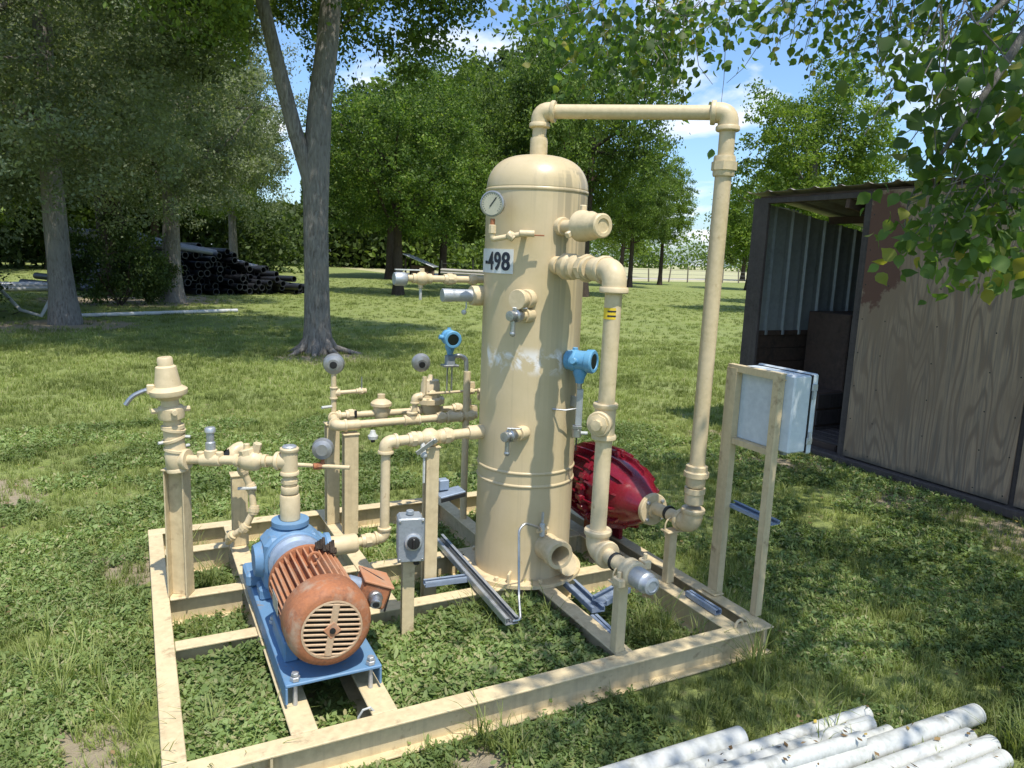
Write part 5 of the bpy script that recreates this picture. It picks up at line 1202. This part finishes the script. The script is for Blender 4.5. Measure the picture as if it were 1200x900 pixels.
near = [[2.26, -0.53, 2.2], [2.31, -0.41, 2.27], [2.88, -0.19, 2.4], [2.76, -0.35, 2.24], [2.46, -0.62, 2.21], [2.56, -0.39, 2.15], [2.7, -0.44, 2.1], [2.54, -0.63, 2.09], [2.68, -0.21, 2.11], [2.58, -0.47, 2.0], [2.77, -0.46, 1.98], [2.75, -0.55, 1.87], [2.69, -0.25, 1.92], [2.96, -0.19, 1.93], [2.53, -0.56, 1.85], [2.63, -0.27, 1.82], [2.42, -0.51, 1.78], [2.81, -0.14, 1.72], [2.5, -0.55, 1.78], [2.58, -0.58, 1.77], [3.08, -0.35, 1.73], [2.74, -0.44, 1.72], [2.8, -0.44, 2.4], [3.08, -0.34, 2.31], [2.48, -0.73, 1.97], [2.75, -0.62, 1.75], [2.32, -0.52, 2.34], [2.87, -0.3, 2.47]]
topc = [[2.71, 2.31, 3.21], [2.43, 1.57, 2.91], [2.8, 1.91, 3.15], [2.39, 1.67, 2.82], [2.81, 1.98, 2.9], [2.97, 1.92, 3.14], [2.73, 1.43, 2.91], [3.06, 1.96, 2.96], [3.08, 1.8, 3.2], [3.16, 1.77, 3.08], [2.51, 2.28, 3.2], [2.21, 1.97, 3.11], [2.51, 2.18, 3.02], [3.45, 1.89, 3.31], [2.99, 1.18, 3.03], [3.67, 1.73, 3.28], [3.34, 1.34, 3.06], [3.52, 1.36, 3.11], [3.31, 1.07, 3.06], [3.88, 1.44, 3.21], [3.6, 1.08, 2.99], [4.08, 1.56, 3.34], [3.48, 1.12, 2.98], [3.98, 1.23, 3.21], [3.92, 1.06, 3.11], [4.2, 1.16, 3.13], [3.66, 0.93, 2.94], [3.67, 0.89, 2.85], [4.2, 1.27, 2.88], [4.13, 1.32, 2.93], [4.23, 1.11, 3.22], [4.66, 1.3, 3.24], [4.04, 0.77, 3.08], [4.77, 1.16, 3.2], [4.17, 0.66, 3.05], [5.08, 1.13, 3.24], [4.82, 0.87, 3.21], [4.15, 1.16, 3.03], [4.66, 1.34, 3.14], [4.6, 1.14, 3.07], [4.75, 1.08, 3.1], [4.29, 0.44, 2.93], [4.02, 0.98, 3.18], [4.12, 0.59, 3.09], [4.4, 0.58, 3.14], [3.28, 1.17, 3.09], [2.98, 2.05, 3.04], [2.54, 1.37, 2.67], [2.45, 1.62, 2.7]]

spray(near, 36, (.085,.085,.08), .055, 'hanging_leaves')
spray([c for c in topc if c[0] < 3.25], 95, (.18,.18,.11), .050, 'hanging_leaves')
spray([c for c in topc if c[0] >= 3.25], 30, (.17,.17,.10), .050, 'hanging_leaves')

# ------------------------------------------------------------------ black pipe pile and other things far back
pile_mesh = {}
def long_pipe(name, a, b, r, mat, label, group, n=12):
    """hollow pipe; alike pipes share one mesh per length"""
    a, b = Vector(a), Vector(b); d = b-a; L = round(d.length, 2); key = (r, L, mat)
    if key not in pile_mesh:
        mb = MB().lathe([(r*.84,.25),(r*.84,0),(r,0),(r,L),(r*.84,L),(r*.84,L-.25)], (0,0,0), Z, n); me = bpy.data.meshes.new(name)
        me.from_pydata([tuple(p) for p in mb.v], [], mb.f); me.polygons.foreach_set('use_smooth', [True]*len(me.polygons)); me.set_sharp_from_angle(angle=R(40)); me.materials.append(M[mat]); pile_mesh[key] = me
    o = bpy.data.objects.new(name, pile_mesh[key]); COL.objects.link(o); o.location = a; o.rotation_euler = d.to_track_quat('Z','Y').to_euler()
    return tag(o, label, 'pipe', group)
rgp = np.random.default_rng(4)
ex, ey = Vector((.935,.355,0)), Vector((-.50,.866,0))      # along the row of ends, along the pipes
org = Vector((0.9,24.2,0))
ORD = ('bottom','second','third','fourth','fifth','middle','seventh','eighth','upper','topmost but one','topmost')
for row in range(11):
    w_ = [7.2,6.5,5.6,5.0,4.5,4.1,3.6,3.1,2.5,1.8,1.1][row]; x0 = [-1.2,-.9,-.6,-.4,-.2,0,.1,.3,.5,.7,.9][row]
    nrow = int(w_/.245)
    for i in range(nrow):
        if row and rgp.random() < .08: continue
        s_ = x0+i*.245+(row % 2)*.12+rgp.uniform(-.03,.03); zz = .12+row*.148+rgp.uniform(-.02,.03)
        a = org+ex*s_+ey*(rgp.uniform(-.75,.5)+row*.10)+Z*zz; L = (5.5 if (i+row) % 3 else 5.0)
        dd = (ey+ex*rgp.uniform(-.14,.14)+Z*rgp.uniform(-.015,.02)).normalized()
        long_pipe('black_pipe', a, a+dd*L, .112, 'black_pipe', f'black plastic pipe in the {ORD[row]} layer of the big pile beyond the lawn', 'black pipes heaped beyond the lawn')
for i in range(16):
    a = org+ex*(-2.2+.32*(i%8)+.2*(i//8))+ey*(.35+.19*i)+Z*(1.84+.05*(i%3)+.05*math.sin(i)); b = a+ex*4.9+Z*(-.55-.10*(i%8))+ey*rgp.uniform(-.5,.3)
    long_pipe('black_pipe', a, a+(b-a).normalized()*(3.9+.25*(i%5)), .085, 'pale_pipe', 'long black pipe with painted silvery sheen lying crosswise on top of the black pile', 'black pipes lying across the top of the pile')
for i, (a, b) in enumerate([((-1.05,16.3,.05),(2.3,17.75,.05))]): long_pipe('white_pipe', a, b, .045, 'far_pipe', 'single long white pipe lying on the lawn right of the oak trunk', None)
for i in range(6): long_pipe('white_pipe', (-4.6+.02*i,24.8+.3*i,.08+.08*(i%2)), (4.0-.3*i,28.3+.3*i,.08+.08*(i%2)), .07, 'far_pipe', 'long white pipe in the row lying behind the oak trunks', 'white pipes lying behind the oaks')
t = empty('bent_pole', (-2.3,16.0,0), 'bent white pole leaning down beside the oak trunk at far left', 'pole')
MB().tube([(-2.9,17.9,.75),(-2.45,17.0,.42),(-2.15,16.4,.16),(-1.75,16.05,.06),(-1.50,16.0,.55),(-1.46,16.0,.9)], .035, 8).build('pole', 'far_pipe', t)
for i in range(9):
    a = Vector((-2.6-rgp.random()*2.2, 15.6+rgp.random()*1.6, .05)); b = a+Vector((rgp.uniform(-1,1),rgp.uniform(-.5,.5),rgp.uniform(.0,.25))); m = MB(); limb(m, a, b, .02, .008, rgp, 5, .08, 6)
    tag(m.build('fallen_branch', 'bark_dark'), 'fallen dark branch lying under the oaks at the left edge', 'branch', 'fallen branches under the oaks')
# low shelter and pipe bundle across the lawn
t = empty('lean_to', (15.6,41.2,0), 'small collapsed lean-to with grey roof seen left of the tank', 'shelter')
e1_, e2_ = Vector((.88,-.475,0)), Vector((.475,.88,0)); c_ = Vector((15.6,41.2,0))
MB().box(c_+Z*1.22+e1_*.1, (2.0,2.4,.05), ((e1_*.93-Z*.36).normalized(), e2_, (e1_*.36+Z*.93).normalized()), .01).build('roof', 'galv', t)
for sx in (-.7,.75):
    for sy in (-.9,.9): MB().box(c_+e1_*sx+e2_*sy+Z*(.55-.17*sx), (.10,.10,1.1-.34*sx), (e1_,e2_,Z), .01).build('post', 'bark_dark', t)
MB().box(c_+Z*.45+e2_*.9, (1.5,.05,.9), (e1_,e2_,Z)).build('back_wall', 'old_brick', t)
for k in range(6): MB().box(c_+e1_*(.3+.12*k)-e2_*.9+Z*(.25+.05*(k%3)), (.28,.3,.45), ((e1_+Z*.2*k).normalized(),e2_,Z), .03).build('rubble', 'old_brick', t)
for i in range(10): long_pipe('grey_pipe', c_+e1_*1.3+e2_*(.3*(i%5))+Z*(.55+.16*(i//5)), c_+e1_*5.9+e2_*(.3*(i%5)-.4)+Z*(.50+.16*(i//5)), .075, 'concrete', 'grey pipe in the bundle lying beside the lean-to left of the tank', 'grey pipes beside the lean-to')
for s_ in (1.6,3.4,5.4): tag(MB().box(c_+e1_*s_+e2_*.6+Z*.23, (.15,1.7,.46), (e1_,e2_,Z), .02).build('sleeper', 'bark_dark'), 'dark timber sleeper propping the bundle of grey pipes', 'timber', 'timbers under the grey pipes')
# wire fence at the field edge
fe = empty('wire_fence', (45,50,0), 'wire fence with leaning weathered posts at the edge of the dry field', 'fence')
FP = []
for i in range(34):
    x = 18.5+2.6*i; y = 41.6+.225*(x-4); FP.append(Vector((x,y,0))); h_ = 1.25+.12*math.sin(i*2.1)
    ln = Vector((.10*math.sin(i*3.7), .05*math.cos(i), 1)).normalized(); m = MB(); m.tube([FP[-1]-Z*.1, FP[-1]+ln*h_], [.065,.055], 8); m.build('post', 'post', fe)
for z in (.35,.7,1.05):
    m = MB()
    for p, q in zip(FP[:-1], FP[1:]): m.tube([p+Z*z, q+Z*z], .012, 4, cap=False)
    m.build('wire', 'wire', fe)
# ------------------------------------------------------------------ grass and weeds (instanced tufts)
def proto(name, v, f, nper, mat):
    return bpy.data.objects.new(name, np_mesh(name, v, f, nper, mat))
def clover_proto(seed):
    rg = np.random.default_rng(seed); V_ = []; F_ = []
    for k in range(18):
        a = rg.uniform(0,6.28); r = abs(rg.normal())*.030; h = rg.uniform(.012,.055)*(1.1-r*6); cx, cy = r*math.cos(a), r*math.sin(a)
        s = rg.uniform(.006,.0125); tilt = rg.normal(size=2)*.5; b = rg.uniform(0,6.28)
        o = len(V_); V_.append((cx,cy,h-.002))
        for j in range(6):
            t = j*math.pi/3; rr = s*(1.25 if j == 0 else 1)
            x, y = rr*math.cos(t)*(1.25), rr*math.sin(t)*.62; x, y = x*math.cos(b)-y*math.sin(b), x*math.sin(b)+y*math.cos(b); V_.append((cx+x, cy+y, h+x*tilt[0]+y*tilt[1]))
        F_ += [(o, o+1+j, o+1+(j+1) % 6) for j in range(6)]
    return np.array(V_), np.array(F_).ravel()
def blade_proto(seed, nb, h0, h1, wd, sp):
    rg = np.random.default_rng(seed); V_ = []; F_ = []
    for k in range(nb):
        a = rg.uniform(0,6.28); r = rg.random()*sp*.5; h = rg.uniform(h0,h1); bx, by = r*math.cos(a), r*math.sin(a)
        a2 = rg.uniform(0,6.28); out = rg.uniform(.2,.9)*h; dx, dy = math.cos(a2), math.sin(a2); w = wd*rg.uniform(.7,1.3); px, py = -dy*w, dx*w; o = len(V_)
        for t, ww in ((0,1),(.5,.8),(.82,.5)):
            cx, cy, cz = bx+dx*out*t*t, by+dy*out*t*t, h*(t-.25*t*t*(out/h)); V_ += [(cx+px*ww,cy+py*ww,cz),(cx-px*ww,cy-py*ww,cz)]
        V_.append((bx+dx*out, by+dy*out, h*(1-.3*out/h)))
        F_ += [(o,o+1,o+3),(o,o+3,o+2),(o+2,o+3,o+5),(o+2,o+5,o+4),(o+4,o+5,o+6)]
    return np.array(V_), np.array(F_).ravel()
def scatter(name, pts, scl, protos, mat, label):
    """one ground-cover object: its vertices carry tufts through geometry nodes"""
    me = bpy.data.meshes.new(name); me.from_pydata([tuple(p) for p in pts], [], [])
    at_ = me.attributes.new('tuft_scale', 'FLOAT', 'POINT'); at_.data.foreach_set('value', np.asarray(scl, np.float32))
    o = bpy.data.objects.new(name, me); COL.objects.link(o); tag(o, label, 'grass', kind='stuff')
    ng = bpy.data.node_groups.new(name+'_scatter', 'GeometryNodeTree'); ng.interface.new_socket('Geometry', in_out='INPUT', socket_type='NodeSocketGeometry'); ng.interface.new_socket('Geometry', in_out='OUTPUT', socket_type='NodeSocketGeometry')
    gi, go = ng.nodes.new('NodeGroupInput'), ng.nodes.new('NodeGroupOutput'); jn = ng.nodes.new('GeometryNodeJoinGeometry')
    sc_ = ng.nodes.new('GeometryNodeInputNamedAttribute'); sc_.data_type = 'FLOAT'; sc_.inputs['Name'].default_value = 'tuft_scale'
    rv = ng.nodes.new('FunctionNodeRandomValue'); rv.data_type = 'FLOAT_VECTOR'; rv.inputs[0].default_value = (-.18,-.18,0); rv.inputs[1].default_value = (.18,.18,6.283)
    gg = ng.nodes.new('GeometryNodeGeometryToInstance')
    for p in protos:
        oi = ng.nodes.new('GeometryNodeObjectInfo'); oi.inputs['Object'].default_value = p; oi.inputs['As Instance'].default_value = True; ng.links.new(oi.outputs['Geometry'], gg.inputs[0])
    ri = ng.nodes.new('FunctionNodeRandomValue'); ri.data_type = 'INT'; ri.inputs[4].default_value = 0; ri.inputs[5].default_value = len(protos)-1
    jj = ng.nodes.new('GeometryNodeJoinGeometry')
    for nd in [n_ for n_ in ng.nodes if n_.bl_idname == 'GeometryNodeObjectInfo']: ng.links.new(nd.outputs['Geometry'], jj.inputs[0])
    ng.nodes.remove(gg)
    ip = ng.nodes.new('GeometryNodeInstanceOnPoints'); ip.inputs['Pick Instance'].default_value = True
    ng.links.new(gi.outputs[0], ip.inputs['Points']); ng.links.new(jj.outputs[0], ip.inputs['Instance']); ng.links.new(ri.outputs[2], ip.inputs['Instance Index'])
    ng.links.new(rv.outputs[0], ip.inputs['Rotation']); ng.links.new(sc_.outputs[0], ip.inputs['Scale']); ng.links.new(ip.outputs[0], go.inputs[0])
    md = o.modifiers.new('scatter', 'NODES'); md.node_group = ng
    return o
rgg = np.random.default_rng(99)
camxy = np.array([-.0136,-2.105])
def ring_pts(r0, r1, dens):
    a0, a1 = R(24), R(102)                       # headings measured from +x, a little wider than the view
    area = .5*(a1-a0)*(r1*r1-r0*r0); n_ = int(area*dens); r = np.sqrt(rgg.uniform(r0*r0, r1*r1, n_)); a = rgg.uniform(a0, a1, n_)
    a0 = None
    return camxy+np.stack([r*np.cos(a), r*np.sin(a)], 1)
def near_ring(r1, dens):
    n_ = int(math.pi*r1*r1*dens*.5); r = r1*np.sqrt(rgg.random(n_)); a = rgg.uniform(R(-25), R(155), n_); return camxy+np.stack([r*np.cos(a), r*np.sin(a)], 1)
def patch(p, s=1.0, ph=0):
    return np.sin(p[:,0]*2.1*s+ph)*np.cos(p[:,1]*1.7*s+1.3*ph)+.6*np.sin(p[:,0]*5.3*s-p[:,1]*4.1*s+ph)+.4*np.sin(p[:,1]*9.7*s+p[:,0]*3.3*s)
BEAMS = [(-.01,2.365,-.01,.088),(-.01,2.365,2.045,2.14),(-.01,.08,0,2.13),(2.15,2.385,0,2.13),(.365,.465,0,2.1),(.63,.73,0,1.25),(.895,.975,.8,2.1),(1.61,1.70,0,2.1),(0,.4,.76,.84),(0,.4,1.21,1.29),(0,.4,1.74,1.82),(.72,2.3,.76,.84),(.45,2.3,1.21,1.29)]
def clean(p):
    k = np.ones(len(p), bool)
    for a, b, c, d in BEAMS: k &= ~((p[:,0]>a-.012)&(p[:,0]<b+.012)&(p[:,1]>c-.012)&(p[:,1]<d+.012))
    k &= ~((p[:,0]>SX-.02)&(p[:,1]>-2)&(p[:,1]<3.45)&(p[:,0]<SX+3.2))
    k &= ~((p[:,0]>.47)&(p[:,0]<.63)&(p[:,1]>.08)&(p[:,1]<1.25)&(rgg.random(len(p))<.8))
    for x, y, r in DIRT: 
        d = np.hypot(p[:,0]-x, p[:,1]-y); k &= ~(d+.12*patch(p, 3) < r*.42*(1.6*rgg.random(len(p))))
    return p[k]
cp = [proto('clover_tuft', *clover_proto(i), 3, 'clover') for i in range(5)]
bpz = [proto('grass_tuft', *blade_proto(10+i, 16, .035, .085, .0019, .07), 3, 'blade') for i in range(5)]
tp_ = [proto('tall_grass', *blade_proto(30+i, 12, .10, .26, .0028, .05), 3, 'blade') for i in range(3)]
wp = [proto('wide_tuft', *blade_proto(40+i, 26, .05, .10, .004, .26), 3, 'blade') for i in range(4)]
def z0(p, z=0.0): return np.column_stack([p, np.full(len(p), z)])
p = clean(np.concatenate([near_ring(4.2, 1500), ring_pts(4.2, 7.5, 700)])); pt = patch(p); k = pt > -.35; d_ = np.hypot(*(p-camxy).T)
inside = (p[:,0]>.08)&(p[:,0]<2.27)&(p[:,1]>.09)&(p[:,1]<2.0); lush = ((p[:,0]>.72)&(p[:,0]<1.62)&(p[:,1]<.75)&inside)|((p[:,0]<.36)&(p[:,1]<.75)&inside)
k |= inside; p, d_, inside, lush, pt = p[k], d_[k], inside[k], lush[k], pt[k]
scatter('clover_cover', z0(p), (.50+.35*rgg.random(len(p)))*np.where(d_>4.5,1.2,1)*np.where(lush,1.35,1)*np.where(inside&~lush,1.1,1), cp, 'clover', 'low clover and broad leaved weeds covering the near ground')
# second layer of leafy growth where it stands tallest, inside the frame
q = np.column_stack([rgg.uniform(.76,1.6,4600), rgg.uniform(.10,.74,4600)]); q2 = np.column_stack([rgg.uniform(.08,.36,1800), rgg.uniform(.10,.74,1800)]); q = np.concatenate([q,q2]); hz = .02+.035*np.abs(patch(q,2.2))*rgg.random(len(q))+.02*rgg.random(len(q))
scatter('clover_cover', np.column_stack([q, hz]), (.65+.45*rgg.random(len(q))), cp, 'clover', 'taller clover crowding the bays of the skid frame')
p = clean(np.concatenate([near_ring(4.2, 700), ring_pts(4.2, 8, 420), ring_pts(8, 14, 130)])); pt = patch(p); d_ = np.hypot(*(p-camxy).T); k = (pt < .25)|(d_>6.0)|(rgg.random(len(p))<.5); p, d_ = p[k], d_[k]
scatter('lawn_grass', z0(p), (.5+.5*rgg.random(len(p)))*np.where(d_>8,1.1,1), bpz, 'blade', 'short lawn grass between the weeds')
p = clean(np.concatenate([ring_pts(8, 16, 55), ring_pts(16, 30, 14), ring_pts(30, 46, 5)])); scatter('lawn_grass', z0(p), .55+.4*rgg.random(len(p)), wp, 'blade', 'mown grass across the middle of the lawn')
tl = []
for x, y, s_, n_ in [(-.08,.55,.18,12),(.02,.14,.08,12),(.20,.22,.12,20),(1.5,.66,.22,40),(1.25,.62,.15,30),(2.0,.35,.15,22),(2.15,.14,.10,10),(2.2,-.06,.10,14),(1.0,-.07,.10,10),(2.7,-.86,.08,10),(2.2,-.62,.2,5),(.3,1.5,.12,14),(1.1,1.45,.3,20),(-.3,.9,.3,12),(-.5,1.4,.4,12),(.2,1.95,.1,10),(2.42,.25,.08,12),(1.9,-.33,.10,4)]:
    tl.append(np.array([x,y])+rgg.normal(size=(n_,2))*s_*.6)
p = clean(np.concatenate(tl)); scatter('tall_grass', z0(p), .45+.5*rgg.random(len(p)), tp_, 'blade', 'scattered taller grass stalks around the skid and white pipes')

# fallen leaves, dry stalks and twigs lying on the lawn and the white pipes
rgl = np.random.default_rng(55)
n1 = 900; LP = camxy+np.stack([(lambda r, a: (r*np.cos(a), r*np.sin(a)))(np.sqrt(rgl.uniform(1.2, 60, n1)), rgl.uniform(R(15), R(115), n1))][0], 1); LP = clean(LP); lz = np.full(len(LP), .035)+.03*rgl.random(len(LP))
pl = []
for a, b, r, lb in PV[1:]:
    for k in range(9): t = rgl.random()*.7; pl.append((a[0]+(b[0]-a[0])*t, a[1]+(b[1]-a[1])*t+rgl.normal()*.02, a[2]+r+.006))
LQ = np.concatenate([np.column_stack([LP, lz]), np.array(pl)])
v, f = leaf_cloud(LQ, rgl.uniform(.014,.034,len(LQ)), asp=.6, droop=0, rg=rgl)
vv = v.reshape(-1,4,3); cz_ = vv[:,:,2].mean(1, keepdims=True); vv[:,:,2] = cz_+(vv[:,:,2]-cz_)*.35
M['litter'] = leaf_mat('dry_fallen_leaves', (0.16, 0.10, 0.05), (0.33, 0.22, 0.10), (0.55, 0.42, 0.10), 0.15)
o = bpy.data.objects.new('fallen_leaves', np_mesh('fallen_leaves', vv.reshape(-1,3), f, 4, 'litter')); COL.objects.link(o); tag(o, 'small dry and yellow leaves scattered on the lawn and over the white pipes', 'leaves', kind='stuff')
